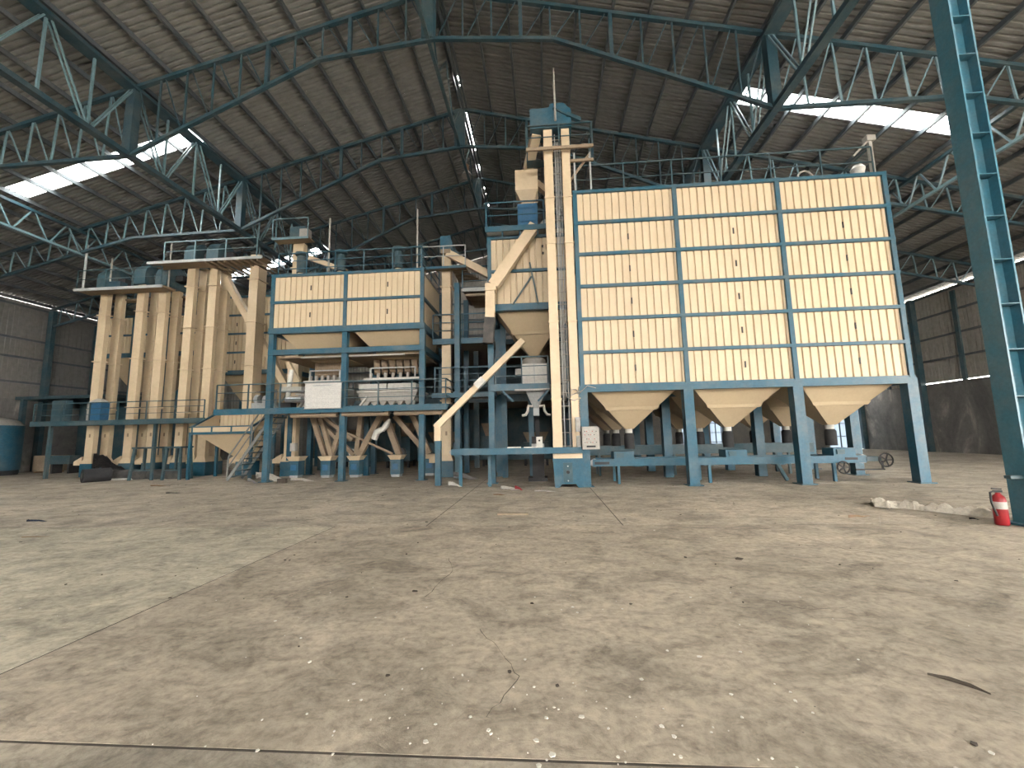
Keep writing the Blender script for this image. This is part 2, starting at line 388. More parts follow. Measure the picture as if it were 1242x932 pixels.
gl = [(-1, 'deep teal lattice girder running front to back over the left column row'), (1, 'deep teal lattice girder running front to back above the big cream bins')]
for side, lab in gl:
    x = XR + side*10.75; g = thing('girder_truss', lab, 'girder', (x, 6.6, 11.4), 'deep lattice girders along the hall')
    ya, yb = 6.8, Y1-0.1
    bx(x-0.22, x+0.22, ya, yb, 13.86, 13.98).build('top_chord', 'teal', g)
    bx(x-0.12, x+0.12, ya, yb, 11.36, 11.52).build('bottom_chord', 'teal', g)
    q = BAY/4; n = int((yb-7.0)/q)
    for k in range(n+1):
        y = 7.0 + k*q; main = k % 4 == 0
        if main: bx(x-0.15, x+0.15, y-0.14, y+0.14, 11.5, 13.9).build('girder_post', 'teal', g, key='gpost')
        else: bm((x, y, 11.5), (x, y, 13.9), 0.06).build('web_post', 'web', g, key='gweb')
        if k < n:
            a, b = (11.5, 13.9) if k % 2 else (13.9, 11.5)
            for dx in (-0.07, 0.07):
                bm((x+dx, y+0.08, a), (x+dx, y+q-0.08, b), 0.045).build('web_diagonal', 'web', g, key=f'gdiag{k%2}')
al = [(-1, 'shallow teal lattice beam under the left aisle roof, front to back'), (1, 'shallow teal lattice beam under the right aisle roof, front to back')]
for side, lab in al:
    x = XR + side*18.8; g = thing('lattice_beam', lab, 'beam', (x, 6.6, 10.7), 'shallow lattice beams in the aisles')
    zt_, zb2 = 11.78, 10.68
    bx(x-0.07, x+0.07, 6.8, Y1, zt_-0.06, zt_+0.06).build('top_chord', 'teal', g)
    bx(x-0.06, x+0.06, 6.8, Y1, zb2-0.05, zb2+0.05).build('bottom_chord', 'web', g)
    q = BAY/8; n = int((Y1-7)/q)
    for k in range(n):
        a, b = (zt_, zb2) if k % 2 else (zb2, zt_)
        bm((x, 7+k*q+0.04, a), (x, 7+(k+1)*q-0.04, b), 0.05).build('web_diagonal', 'web', g, key=f'adiag{k%2}')
g = thing('ridge_lattice', 'dark narrow lattice beam hanging along the roof ridge beside the light gap', 'beam', (XR-0.2, 6.8, 14.9))
bx(XR-0.26, XR-0.14, 6.8, Y1, 14.86, 14.98).build('bottom_chord', 'darkteal', g)
for k in range(20):
    y = 7 + k*BAY/4
    a, b = (14.95, 16.7) if k % 2 else (16.7, 14.95)
    bm((XR-0.2, y, a), (XR-0.2, y+BAY/4, b), 0.06).build('web_diagonal', 'darkteal', g, key=f'rdiag{k%2}')
    if k % 4 == 0: bx(XR-0.42, XR-0.02, y-0.1, y+0.1, 14.9, 16.75).build('ridge_post', 'darkteal', g, key='rpost')

# right front column (I-section with stiffeners)
t = thing('steel_column', 'teal steel column with stiffener plates rising beside the red extinguisher', 'column', (7.55, 7.25, 0))
bx(7.4, 7.43, 7.08, 7.4, 0, 13.9).build('flange', 'colteal', t); bx(7.71, 7.74, 7.08, 7.4, 0, 13.9).build('flange', 'colteal', t)
bx(7.43, 7.71, 7.23, 7.25, 0, 13.9).build('web_plate', 'colteal', t)
for k in range(18):
    z = 0.5 + k*0.75; bx(7.43, 7.71, 7.08, 7.23, z, z+0.012).build('stiffener', 'colteal', t, key='stif')
bx(7.3, 7.84, 6.98, 7.5, 0, 0.03).build('base_plate', 'colteal', t)
bx(7.22, 7.4, 7.15, 7.25, 0.72, 0.77).build('bracket', 'darkteal', t)
t = thing('hanging_lamp', 'dim bell-shaped high bay lamp hanging below the roof ridge', 'lamp', (-3.78, 21, 15.7))
MB().lathe((-3.78, 21, 15.72), [(0.3, 0), (0.26, 0.08), (0.13, 0.28), (0.09, 0.32)], 20).build('lamp_shade', 'pale', t, smooth=True)
MB().lathe((-3.78, 21, 16.0), [(0.1, 0), (0.11, 0.1), (0.11, 0.36), (0.05, 0.42)], 14).build('lamp_housing', 'brown', t, smooth=True)
MB().tube([(-3.78, 21, 16.4), (-3.78, 21, 16.85)], 0.015).build('lamp_rod', 'grey', t)

# ---------------------------------------------------------------- large bin block on the right
def bin_block(name, label, xs, ys, z0, rows_, rh, hop, post=0.28, hz=1.68, side_panels=True, group=None, slots=True, hopoff=0.0, outlet=True, hmat='hopper', sides=('front',)):
    xa, xb, ya, yb = xs[0], xs[-1], ys[0], ys[-1]; zt_ = z0 + rows_*rh
    t = thing(name, label, 'bin', ((xa+xb)/2, ya, 0), group)
    pw = post/2
    for i, x in enumerate(xs):
        for j, y in enumerate(ys):
            edge = i in (0, len(xs)-1) or j in (0, len(ys)-1)
            if post > 0:
                bx(x-pw, x+pw, y-pw+0.14, y+pw+0.14, 0, z0).build('lower_post', 'blue', t, key=f'lp{post}{z0}')
                if j in (0, len(ys)-1) or i in (0, len(xs)-1):
                    bx(x-pw-0.08, x+pw+0.08, y-pw+0.06, y+pw+0.22, 0, 0.025).build('foot_plate', 'blue', t, key=f'fp{post}')
            if edge: bx(x-0.065, x+0.065, y-0.02, y+0.12, z0, zt_+0.06).build('upper_post', 'blue', t, key=f'up{z0}{zt_}')
    for j, y in enumerate(ys):
        bx(xa-0.1, xb+0.1, y-0.01, y+0.18, z0-0.17, z0+0.06).build('main_beam', 'blue', t, key=f'mb{xa}{z0}')
    for x in (xa, xb): bx(x-0.08, x+0.08, ya+0.18, yb, z0-0.17, z0+0.06).build('main_beam', 'blue', t, key=f'mc{z0}{xa}')
    for r in range(rows_+1):
        z = z0 + r*rh
        if r: bx(xa-0.07, xb+0.07, ya-0.03, ya+0.05, z-0.048, z+0.048).build('rail', 'blue', t, key=f'rail{xa}{z0}')
        if r == rows_: continue
        for i in range(len(xs)-1):
            w = xs[i+1]-xs[i]-0.1
            p = MB().corr((xs[i]+0.05, ya+0.05, 0), (1,0,0), w, z+0.05, z+rh-0.05, (0,-1,0), 0.225, 0.045).build('wall_panel', 'cream', t, key=f'wp{w:.2f}{rh}')
            if slots and not (name == 'storage_bin' and r == rows_-1 and i != 9 and False):
                cx = xs[i] + (xs[i+1]-xs[i])*(0.52+0.03*i)
                if r < rows_-1 or rows_ < 5: bx(cx-0.02, cx+0.02, ya+0.03, ya+0.05, z+rh*0.42, z+rh*0.6).build('sight_slot', 'black', p, key=f'slot{rh}')
        if side_panels:
            for x, nx in ((xb, 1), (xa, -1)):
                MB().corr((x-0.05*nx, ya+0.1, 0), (0,1,0), yb-ya-0.15, z+0.04, z+rh-0.04, (nx,0,0), 0.225, 0.04).build('side_panel', 'cream', t, key=f'sp{yb-ya}{rh}{nx}')
                if r: bx(x-0.05, x+0.05, ya, yb, z-0.05, z+0.05).build('rail', 'blue', t, key=f'railside{yb-ya}')
            MB().corr((xa+0.05, yb, 0), (1,0,0), xb-xa-0.1, z+0.04, z+rh-0.04, (0,1,0), 0.225, 0.04).build('rear_panel', 'cream', t, key=f'rpn{xa}{rh}')
    bx(xa, xb, ya+0.06, yb, zt_-0.04, zt_).build('top_plate', 'grey', t)
    if hop:
        for i in range(len(xs)-1):
            for j in range(len(ys)-1):
                x0, x1, y0, y1 = xs[i]+0.07, xs[i+1]-0.07, ys[j]+0.16, ys[j+1]-0.03
                cx, cy = (x0+x1)/2 + hopoff*(x1-x0), (y0+y1)/2; e = 0.13
                top = z0 + 0.06
                h = MB().frustum((x0,x1,y0,y1), top, (cx-e,cx+e,cy-e,cy+e), hz).build('hopper', hmat, t, key=f'hop{x1-x0:.3f}{y1-y0:.3f}{z0}{hopoff}')
                f = 0.53; zz = top+(hz-top)*f
                R = lambda f, g: (x0+(cx-e-x0)*f-g, x1+(cx+e-x1)*f+g, y0+(cy-e-y0)*f-g, y1+(cy+e-y1)*f+g)
                MB().frustum(R(f+0.03, 0.05), zz-0.05, R(f-0.03, 0.035), zz+0.05).build('seam_band', hmat, h)
                if outlet:
                    MB().lathe((cx, cy, hz-0.13), [(0.12, 0), (0.12, 0.14)], 14).build('outlet_collar', 'white', h, smooth=True)
                    MB().lathe((cx, cy, 1.04), [(0.16, 0), (0.16, 0.45), (0.11, 0.52)], 12).build('outlet_sleeve', 'dark', h, smooth=True)
    return t, zt_
big, zt_big = bin_block('storage_bin', 'huge cream ribbed storage bin on blue posts with three front hoppers', [1.22, 4.32, 7.42, 10.55], [12.6, 15.0, 17.4, 19.8], 2.97, 6, 1.045, True)
railing(big, [(1.3, 12.75, zt_big), (10.4, 12.75, zt_big)], 1.0, 1.55, 'darkteal', 1)
railing(big, [(10.4, 12.75, zt_big), (10.4, 19.6, zt_big)], 1.0, 1.6, 'darkteal', 1)
for x in (8.5,):
    MB().tube([(x-0.22, 12.95, zt_big), (x-0.22, 12.95, zt_big+0.3), (x-0.12, 12.95, zt_big+0.42), (x, 12.95, zt_big+0.46), (x+0.12, 12.95, zt_big+0.42), (x+0.22, 12.95, zt_big+0.3), (x+0.22, 12.95, zt_big)], 0.03).build('vent_hoop', 'pale', big)
bx(3.0, 9.0, 15.8, 16.3, zt_big+0.25, zt_big+0.7).build('top_duct', 'dirtyduct', big); bx(1.3, 3.0, 15.8, 16.3, zt_big+0.25, zt_big+0.7).build('top_duct', 'dirtyduct', big)
for x in (2.2, 5, 8): bx(x-0.1, x+0.1, 15.95, 16.15, zt_big-0.02, zt_big+0.26).build('duct_stand', 'grey', big)
MB().lathe((10.1, 12.95, zt_big), [(0.2, 0), (0.2, 0.1), (0.15, 0.14), (0.17, 0.3), (0.2, 0.4), (0.12, 0.52), (0.03, 0.55)], 14).build('vent_cap', 'white', big, smooth=True)
bm((10.42, 12.8, zt_big), (10.42, 12.8, zt_big+1.35), 0.1).build('lift_post', 'pale', big)
bx(10.3, 10.56, 12.7, 12.9, zt_big+1.2, zt_big+1.38).build('lift_head', 'pale', big)
bm((10.4, 12.8, zt_big+1.25), (9.9, 12.8, zt_big+0.75), 0.05).build('lift_brace', 'pale', big)

# belt conveyor under the front hoppers
t = thing('belt_conveyor', 'blue belt conveyor with handwheels running under the front hoppers', 'conveyor', (5.4, 13.5, 0))
for y in (13.22, 14.05): bx(1.5, 9.5, y, y+0.1, 0.54, 0.76).build('side_beam', 'blue', t)
bx(1.6, 9.4, 13.32, 14.05, 0.68, 0.72).build('belt', 'dark', t)
bx(1.6, 9.4, 13.34, 14.03, 0.56, 0.58).build('return_belt', 'dark', t)
for k in range(14):
    x = 1.9 + k*0.56; MB().tube([(x, 13.32, 0.64), (x, 14.05, 0.64)], 0.05, 10).build('roller', 'grey', t, key='roller', smooth=True)
for x in (1.55, 9.45): MB().tube([(x, 13.26, 0.65), (x, 14.12, 0.65)], 0.13, 14).build('end_drum', 'grey', t, smooth=True)
for x in (2.28, 5.0, 8.6):
    for y in (13.24, 14.07): bx(x-0.04, x+0.04, y, y+0.08, 0, 0.54).build('leg', 'blue', t, key='cleg')
for x in (2.15, 5.5, 8.6):
    d = MB().box(x, x+0.62, 13.22, 13.75, 0.76, 0.98).build('feed_gate', 'blue', t, key='fg')
    bx(x+0.08, x+0.3, 13.19, 13.22, 0.8, 0.94).build('gate_plate', 'darkteal', d)
def wheel(x, y, z, r, par, ax='y'):
    pts = [(x+r*math.cos(a), y, z+r*math.sin(a)) for a in (2*math.pi*i/18 for i in range(19))]
    w = MB().tube(pts, 0.022, 6, cap=False).build('handwheel', 'dark', par, smooth=True)
    for k in range(5):
        a = 2*math.pi*k/5; bm((x, y, z), (x+r*math.cos(a), y, z+r*math.sin(a)), 0.028).build('spoke', 'dark', w)
wheel(8.75, 13.1, 0.42, 0.17, t); wheel(9.95, 13.1, 0.62, 0.19, t)
bx(9.1, 9.9, 13.1, 13.14, 0.33, 0.37).build('tension_rod', 'dark', t); bx(9.5, 9.9, 13.2, 13.9, 0.58, 0.72).build('tension_frame', 'darkteal', t)
bm((9.85, 13.12, 0.35), (9.85, 13.12, 0.6), 0.04).build('tension_rod', 'dark', t)
bm((7.0, 13.3, 0.54), (7.25, 13.3, 0.05), 0.09).build('chute', 'darkteal', t)
bx(1.55, 2.0, 13.205, 13.22, 0.6, 0.68).build('slot_plate', 'black', t); bx(8.9, 9.25, 13.205, 13.22, 0.63, 0.7).build('slot_plate', 'black', t)
t = thing('rear_conveyor', 'dark belt conveyor deep under the second row of hoppers', 'conveyor', (5.6, 16.2, 0))
bx(1.6, 9.6, 15.85, 16.6, 0.95, 1.03).build('belt', 'dark', t)
for y in (15.75, 16.6): bx(1.6, 9.6, y, y+0.1, 0.75, 1.08).build('side_beam', 'darkteal', t)
for x in (2, 4.7, 8.7):
    for y in (15.76, 16.6): bx(x, x+0.08, y, y+0.08, 0, 0.76).build('leg', 'darkteal', t, key='rleg')

# ---------------------------------------------------------------- bucket elevators
def elevator(label, x, y, ztop, head='box', wid=0.4, dep=0.22, gap=0.48, par_axis='y', boot=True, mast=0.0, mat='duct', headmat='darkteal', single=False, z0=0.85):
    t = thing('bucket_elevator', label, 'elevator', (x, y, 0), 'bucket elevators')
    def leg(x0, x1, y0, y1):
        L = bx(x0, x1, y0, y1, z0, ztop).build('leg_casing', mat, t)
        n = max(2, int((ztop-z0)/2.3))
        for k in range(1, n+1):
            z = z0 + (ztop-z0)*k/(n+0.6)
            bx(x0-0.06, x1+0.06, y0-0.06, y1+0.06, z, z+0.055).build('flange', mat, L)
        bx(x0+(x1-x0)*0.4, x0+(x1-x0)*0.6, y0-0.012, y0, z0+1.0, z0+1.16).build('inspection_hatch', 'dirtyduct', L)
    leg(x-wid/2, x+wid/2, y, y+dep)
    if not single: leg(x-wid/2, x+wid/2, y+dep+gap, y+2*dep+gap)
    ye = y + (dep if single else 2*dep+gap)
    if boot:
        bx(x-wid/2-0.1, x+wid/2+0.1, y-0.06, ye+0.06, 0.0, 0.62).build('boot', 'blue', t)
        MB().frustum((x-wid/2-0.1, x+wid/2+0.1, y-0.06, ye+0.06), 0.62, (x-wid/2, x+wid/2, y, ye), 0.86).build('boot_neck', mat, t)
        MB().loft([[(x-wid/2-0.5, yy, 0.55), (x-wid/2-0.1, yy, 0.55), (x-wid/2-0.1, yy, 0.95), (x-wid/2-0.5, yy, 0.72)] for yy in (y, ye)]).build('inlet_chute', mat, t)
    if head == 'round':
        n = 12; prof = [(y-0.1, 0)] ; c = (y+ye)/2; R = (ye-y)/2+0.16
        ring = lambda xx: [(xx, c-R, ztop-0.05)] + [(xx, c-R*math.cos(math.pi*i/n), ztop+0.45+R*math.sin(math.pi*i/n)) for i in range(n+1)] + [(xx, c+R, ztop-0.05)]
        MB().loft([ring(x-wid/2-0.1), ring(x+wid/2+0.1)]).build('head_hood', headmat, t, smooth=True)
        bx(x+wid/2+0.1, x+wid/2+0.5, c-0.15, c+0.15, ztop+0.3, ztop+0.6).build('drive_motor', 'dark', t)
    elif head == 'box':
        bx(x-wid/2-0.12, x+wid/2+0.12, y-0.12, ye+0.12, ztop-0.05, ztop+0.7).build('head_hood', headmat, t)
    if mast: MB().tube([(x+0.35, y-0.1, ztop-0.4), (x+0.35, y-0.1, ztop+mast)], 0.035, 8).build('mast', 'pale', t)
    return t
Ye = 18.35
elev = [(-21.5, 9.2, 'leftmost tall cream elevator leg pair, behind the dark tarp heap', 1.5), (-19.55, 9.35, 'second cream elevator leg pair from the left wall', 0), (-18.4, 9.2, 'third cream elevator leg pair from the left wall', 2.2)]
for x, z, lab, ma in elev: elevator(lab, x, Ye, z, 'round', mast=ma)
elevator('fourth cream elevator leg pair, left one of two under the round dark hoods', -16.9, Ye-0.1, 10.25, 'round')
elevator('fifth cream elevator leg pair, above the left end of the intake hopper', -15.75, Ye-0.1, 10.25, 'round')
elevator('broad cream elevator leg right of the slanting chute, beside the twin bins', -13.6, 18.15, 10.45, 'none', wid=0.44, dep=0.6, single=True, gap=0.2)
elevator('cream elevator rising behind the twin bins, its hood just right of the girder end', -11.0, 17.45, 10.6, 'box', wid=0.5, dep=0.3, single=True)
elevator('cream single elevator leg with a blue hood between twin bins and grey spout tower', -3.78, 16.1, 9.0, 'none', wid=0.36, dep=0.34, single=True, z0=0.6)
bx_ = C.objects[-1]
t = thing('elevator_hood', 'blue box hood topping the single elevator between the bins', 'hood', (-3.78, 16.1, 9.0))
MB().loft([[(-4.0, yy, 9.0), (-3.5, yy, 9.0), (-3.5, yy, 9.45), (-3.6, yy, 9.75), (-4.0, yy, 9.75)] for yy in (15.98, 16.55)]).build('hood', 'blue', t)
bm((-3.5, 16.3, 9.3), (-3.2, 16.3, 8.9), 0.12).build('drive_guard', 'darkteal', t)

# main tower elevator in front
t = thing('elevator_tower', 'tall twin-leg cream elevator tower with blue boot and blue head', 'elevator', (0.7, 12.75, 0))
for x0, x1 in ((0.28, 0.56), (0.86, 1.12)):
    L = bx(x0, x1, 12.6, 12.95, 0.8, 11.5).build('leg_casing', 'duct', t)
    for z in (2.6, 5.0, 7.55, 9.1, 10.7): bx(x0-0.025, x1+0.025, 12.575, 12.975, z, z+0.04).build('flange', 'duct', L)
bx(0.27, 1.13, 12.585, 13.1, 0.79, 1.05).build('boot_neck', 'duct', t)
b = MB().loft([[(0.3, yy, 0.0), (0.42, yy, 0.0), (0.5, yy, 0.1), (0.9, yy, 0.1), (0.98, yy, 0.0), (1.12, yy, 0.0), (1.12, yy, 0.8), (0.26, yy, 0.8)] for yy in (12.5, 13.15)]).build('boot', 'blue', t)
bx(0.55, 0.82, 12.48, 12.5, 0.15, 0.72).build('boot_cover', 'darkteal', b)
MB().tube([(0.685, 12.47, 0.45), (0.685, 12.43, 0.45)], 0.05, 10).build('shaft_cap', 'black', b)
for z in (0.2, 0.62): MB().tube([(0.685, 12.48, z), (0.685, 12.46, z)], 0.02, 8).build('bolt', 'grey', b)
bx(0.24, 1.14, 12.48, 13.17, 0.78, 0.84).build('boot_flange', 'blue', t)
h = MB().loft([[(-0.15, yy, 11.5), (1.2, yy, 11.5), (1.2, yy, 12.1), (0.95, yy, 12.35), (0.55, yy, 12.35), (0.45, yy, 12.2), (-0.15, yy, 12.2)] for yy in (12.5, 13.2)]).build('head_hood', 'blue', t)
bm((1.05, 12.48, 11.9), (1.5, 12.6, 11.75), 0.12).build('drive_guard', 'darkteal', h); bm((0.62, 12.46, 12.15), (1.1, 12.46, 11.85), 0.05).build('brace', 'darkteal', h)
MB().tube([(0.68, 12.46, 11.7), (0.68, 12.46, 13.6)], [0.04, 0.02], 8).build('mast', 'pale', t)
for x in (0.64, 0.80):
    MB().tube([(x, 12.72, 0.9), (x, 12.72, 11.4)], 0.016, 6).build('ladder_rail', 'grey', t, key='ladr')
for k in range(26):
    z = 1.2+k*0.4; MB().tube([(0.57, 12.72, z), (0.85, 12.72, z)], 0.014, 6).build('ladder_rung', 'pale', t, key='rung')
for k, x in enumerate((0.69, 0.72, 0.75)): MB().tube([(x, 12.8, 2.7+0.1*k), (x, 12.8, 11.2)], 0.012, 5).build('cable', 'grey', t)
MB().tube([(0.7, 12.7, 2.9), (0.75, 12.58, 2.65), (0.95, 12.55, 2.55), (1.1, 12.55, 2.62), (1.05, 12.55, 2.85), (0.9, 12.55, 2.9), (0.85, 12.55, 2.7), (1.2, 12.55, 2.85)], 0.014, 5).build('cable', 'grey', t)
MB().tube([(1.0, 12.55, 2.9), (1.1, 12.52, 2.75), (1.35, 12.5, 2.98), (1.6, 12.48, 2.9)], 0.014, 5).build('cable', 'pale', t)
bx(-0.3, 1.85, 12.35, 12.42, 10.62, 10.72).build('platform_beam', 'dirtyduct', t); bx(1.12, 1.85, 12.5, 12.57, 10.25, 10.33).build('platform_beam', 'dirtyduct', t)
bx(-0.3, 1.85, 12.95, 13.3, 10.66, 10.7).build('platform_deck', 'darkteal', t)
railing(t, [(-0.28, 13.2, 10.7), (-0.28, 12.45, 10.7), (1.83, 12.45, 10.7), (1.83, 13.2, 10.7)], 0.85, 1.1, 'darkteal', 1)
bm((1.1, 12.7, 9.7), (1.75, 12.7, 10.6), 0.07).build('platform_brace', 'dirtyduct', t)
for x in (1.25, 1.75): bm((x, 12.6, 9.3), (x, 12.6, 10.6), 0.05).build('platform_hanger', 'grey', t)

# ---------------------------------------------------------------- middle hopper bin with its stand, feed scale and packing machine
mid, zt_mid = bin_block('hopper_bin', 'narrow cream bin with one large hopper, left of the elevator tower', [-1.7, 1.15], [13.7, 16.1], 5.95, 2, 1.22, True, post=0.2, hz=4.35, slots=False, outlet=False)
for x, z in ((0.15, 8.0), (0.16, 7.75)): MB().tube([(x, 13.72, z), (x, 13.64, z)], 0.035, 8).build('plug', 'black', mid)
bm((-0.9, 13.6, 5.95), (-0.25, 13.6, 6.9), 0.05).build('brace', 'darkteal', mid); bm((-0.05, 13.6, 5.95), (-0.3, 13.6, 7.4), 0.05).build('brace', 'darkteal', mid)
pz = zt_mid + 0.15
bx(-1.75, 1.0, 13.3, 15.9, pz-0.06, pz).build('top_deck', 'grey', mid)
bx(-1.78, 1.0, 13.26, 13.32, pz-0.12, pz+0.06).build('deck_edge', 'blue', mid)
for x in (-1.2, -0.6, 0): bm((x, 13.4, pz-0.3), (x, 13.4, pz-0.06), 0.05).build('deck_stub', 'blue', mid)
railing(mid, [(-1.74, 15.8, pz), (-1.74, 13.3, pz), (0.22, 13.3, pz)], 0.92, 2.0, 'blue', 1)
MB().lathe((-0.27, 14.98, 4.1), [(0.14, 0), (0.14, 0.28)], 14).build('outlet_collar', 'pale', mid, smooth=True)

t = thing('feed_scale', 'cream and blue batch hopper standing on the platform left of the tower', 'hopper', (-0.33, 14.1, pz))
MB().frustum((-0.5, -0.12, 13.9, 14.3), pz, (-0.68, 0.02, 13.75, 14.45), pz+0.3).build('outlet', 'brightblue', t)
bx(-0.68, 0.02, 13.75, 14.45, pz+0.3, pz+1.1).build('weigh_chamber', 'brightblue', t)
bx(-0.6, -0.06, 13.73, 13.75, pz+0.42, pz+0.9).build('chamber_cover', 'brightblue', t)
MB().frustum((-0.5, -0.12, 13.9, 14.3), pz+1.1, (-0.74, 0.06, 13.7, 14.5), pz+1.6).build('upper_cone', 'hopper', t)
bx(-0.74, 0.06, 13.7, 14.5, pz+1.6, pz+2.35).build('upper_box', 'duct', t)
MB().tube([(0.3, 13.7, pz+0.25), (0.3, 14.2, pz+0.25)], 0.2, 14).build('drive_motor', 'pale', t, smooth=True)
t = thing('slanting_duct', 'short cream duct slanting from the tower head to the batch hopper', 'duct', (-0.1, 13.2, 10.9), 'cream spouts')
bm((0.05, 12.8, 11.55), (-0.3, 13.9, 10.95), 0.3, 0.3).build('duct_run', 'duct', t)
bm((-0.25, 14.2, 10.9), (0.5, 14.4, 10.3), 0.22, 0.22).build('duct_branch', 'dirtyduct', t)
t = thing('long_chute', 'broad cream chute bending downward from below the batch hopper to a dark sleeve', 'chute', (-1.6, 13.3, 4.5), 'cream spouts')
bm((-0.1, 13.45, 8.62), (-1.52, 13.25, 6.5), 0.36, 0.3, up=(0,1,0)).build('sloping_run', 'duct', t)
bx(-1.78, -1.42, 13.08, 13.42, 6.3, 6.55).build('elbow', 'duct', t)
bm((-1.62, 13.25, 6.35), (-1.64, 13.25, 5.35), 0.3, 0.28).build('drop_run', 'duct', t)
bm((-1.64, 13.25, 5.4), (-1.72, 13.25, 4.55), 0.33, 0.3).build('rubber_sleeve', 'rubber', t)
t = thing('thin_chute', 'slim cream chute dropping diagonally from the hopper cone to floor level', 'chute', (-3.5, 13.9, 1.4), 'cream spouts')
bm((-0.6, 13.75, 4.72), (-3.5, 13.4, 1.84), 0.2, 0.22, up=(0,1,0)).build('sloping_run', 'duct', t)
bm((-3.42, 13.4, 1.95), (-3.42, 13.4, 1.42), 0.2).build('drop_run', 'duct', t)
bm((-1.9, 13.39, 3.4), (-2.15, 13.38, 3.15), 0.23, 0.24, up=(0,1,0)).build('taped_patch', 'white', t)
bx(-3.5, -3.32, 13.32, 13.5, 0, 1.42).build('support_pipe', 'blue', t)

t = thing('packing_platform', 'blue steel packing platform with railing left of the elevator tower', 'platform', (-1.5, 13.8, 0))
bx(-1.7, 0.25, 13.62, 13.72, 3.02, 3.24).build('edge_beam', 'blue', t); bx(-4.2, -1.7, 15.5, 15.6, 3.02, 3.2).build('edge_beam', 'blue', t)
bx(-1.7, 0.3, 13.72, 16.0, 3.14, 3.2).build('deck_plate', 'grey', t); bx(-4.2, -1.7, 15.6, 17.6, 3.12, 3.18).build('deck_plate', 'grey', t)
bx(-0.9, 0.25, 13.6, 13.62, 3.0, 3.06).build('edge_trim', 'pale', t)
railing(t, [(-1.55, 13.68, 3.2), (0.22, 13.68, 3.2)], 0.95, 0.9, 'darkteal', 2)
railing(t, [(-4.1, 15.58, 3.18), (-1.75, 15.58, 3.18)], 1.0, 1.2, 'blue', 3)
for x, y in ((-3.25, 15.75), (-1.45, 15.7), (-0.45, 15.95)): bx(x-0.1, x+0.1, y-0.1, y+0.1, 0, 5.9 if x > -1 else 7.6).build('post', 'blue', t)
for x in (-1.3, 0.2): bm((x, 13.66, 3.0), (x-0.35 if x > 0 else x+0.35, 13.66, 2.65), 0.06).build('knee_brace', 'blue', t)
t = thing('packing_machine', 'white weighing packer with domed lid on the platform under the hopper', 'machine', (-0.27, 14.6, 3.2))
bx(-0.68, 0.18, 14.2, 15.0, 3.22, 4.0).build('body', 'white', t); bx(-0.92, -0.68, 14.3, 14.6, 3.65, 3.85).build('side_box', 'pale', t)
bx(-0.67, 0.17, 14.18, 14.2, 3.58, 3.62).build('door_seam', 'grey', t)
bx(-0.27, -0.24, 14.18, 14.2, 3.24, 3.98).build('door_seam', 'grey', t)
MB().lathe((-0.27, 14.6, 4.0), [(0.42, 0), (0.42, 0.18), (0.3, 0.26), (0.12, 0.3)], 20).build('lid', 'pale', t, smooth=True)
t = thing('bagging_spout', 'grey bagging funnel with two white bent clamps hanging under the platform', 'funnel', (-0.2, 14.2, 2.2))
MB().frustum((-0.3, -0.14, 14.02, 14.2), 2.42, (-0.58, 0.12, 13.8, 14.5), 3.08).build('funnel', 'grey', t)
bx(-0.32, -0.12, 14.0, 14.22, 2.2, 2.44).build('nozzle', 'grey', t)
for s in (-1, 1):
    c = -0.22
    MB().tube([(c+s*0.12, 13.98, 2.5), (c+s*0.26, 13.96, 2.52), (c+s*0.28, 13.96, 2.35), (c+s*0.36, 13.96, 2.22), (c+s*0.48, 13.96, 2.2)], 0.045, 8).build('clamp', 'white', t, smooth=True)
t = thing('bag_sealer', 'dark bagging stand half hidden in the gloom under the packing platform', 'machine', (-0.2, 14.5, 0))
bx(-0.55, 0.1, 14.2, 14.9, 0, 0.12).build('base', 'dark', t); bx(-0.4, 0, 14.35, 14.8, 0.12, 1.5).build('body', 'dark', t)
bx(-0.42, 0.02, 14.33, 14.35, 0.9, 1.25).build('panel', 'grey', t); bm((-0.2, 14.5, 1.5), (-0.2, 14.5, 2.1), 0.14).build('neck', 'dark', t)
t = thing('bag_conveyor', 'long low blue channel conveyor running left across the tower legs', 'conveyor', (-1, 12.7, 0.95))
bx(-2.78, 1.14, 12.46, 12.56, 0.99, 1.17).build('front_channel', 'blue', t); bx(-2.78, 0.2, 12.96, 13.04, 0.99, 1.17).build('rear_channel', 'blue', t)
bx(-2.72, 0.2, 12.56, 12.96, 1.1, 1.14).build('belt', 'rubber', t)
for x in (-2.6, -1.69): bx(x-0.05, x+0.05, 12.97, 13.04, 0, 0.99).build('leg', 'blue', t)
MB().tube([(-2.76, 12.5, 1.08), (-2.76, 13.0, 1.08)], 0.08, 12).build('end_drum', 'grey', t, smooth=True)
for x, z in ((-1.1, 0.06), (-0.6, 0.05)): bx(x, x+0.4, 12.6, 12.9, 1.14, 1.14+z).build('dust_cake', 'sack', t)
t = thing('switch_box', 'small white upright switch box standing on the low blue conveyor', 'switch', (-0.13, 12.7, 1.14))
bx(-0.22, -0.04, 12.65, 12.75, 1.14, 1.49).build('housing', 'white', t); MB().tube([(-0.13, 12.65, 1.38), (-0.13, 12.635, 1.38)], 0.03, 10).build('knob', 'black', t)
t = thing('control_cabinet', 'grey cream control cabinet with button rows beside the tower boot', 'cabinet', (1.37, 12.4, 1.07))
cb = bx(1.12, 1.62, 12.36, 12.58, 1.1, 1.76).build('enclosure', 'pale', t); d = bx(1.14, 1.60, 12.34, 12.36, 1.12, 1.74).build('door', 'pale', t)
for r, zz in enumerate((1.62, 1.52, 1.40, 1.30)):
    for k in range(7):
        if (r*7+k) % 5 != 3: MB().tube([(1.2+k*0.055, 12.34, zz), (1.2+k*0.055, 12.325, zz)], 0.014, 8).build('button', ('black', 'red', 'grey')[(k+r) % 3], d)
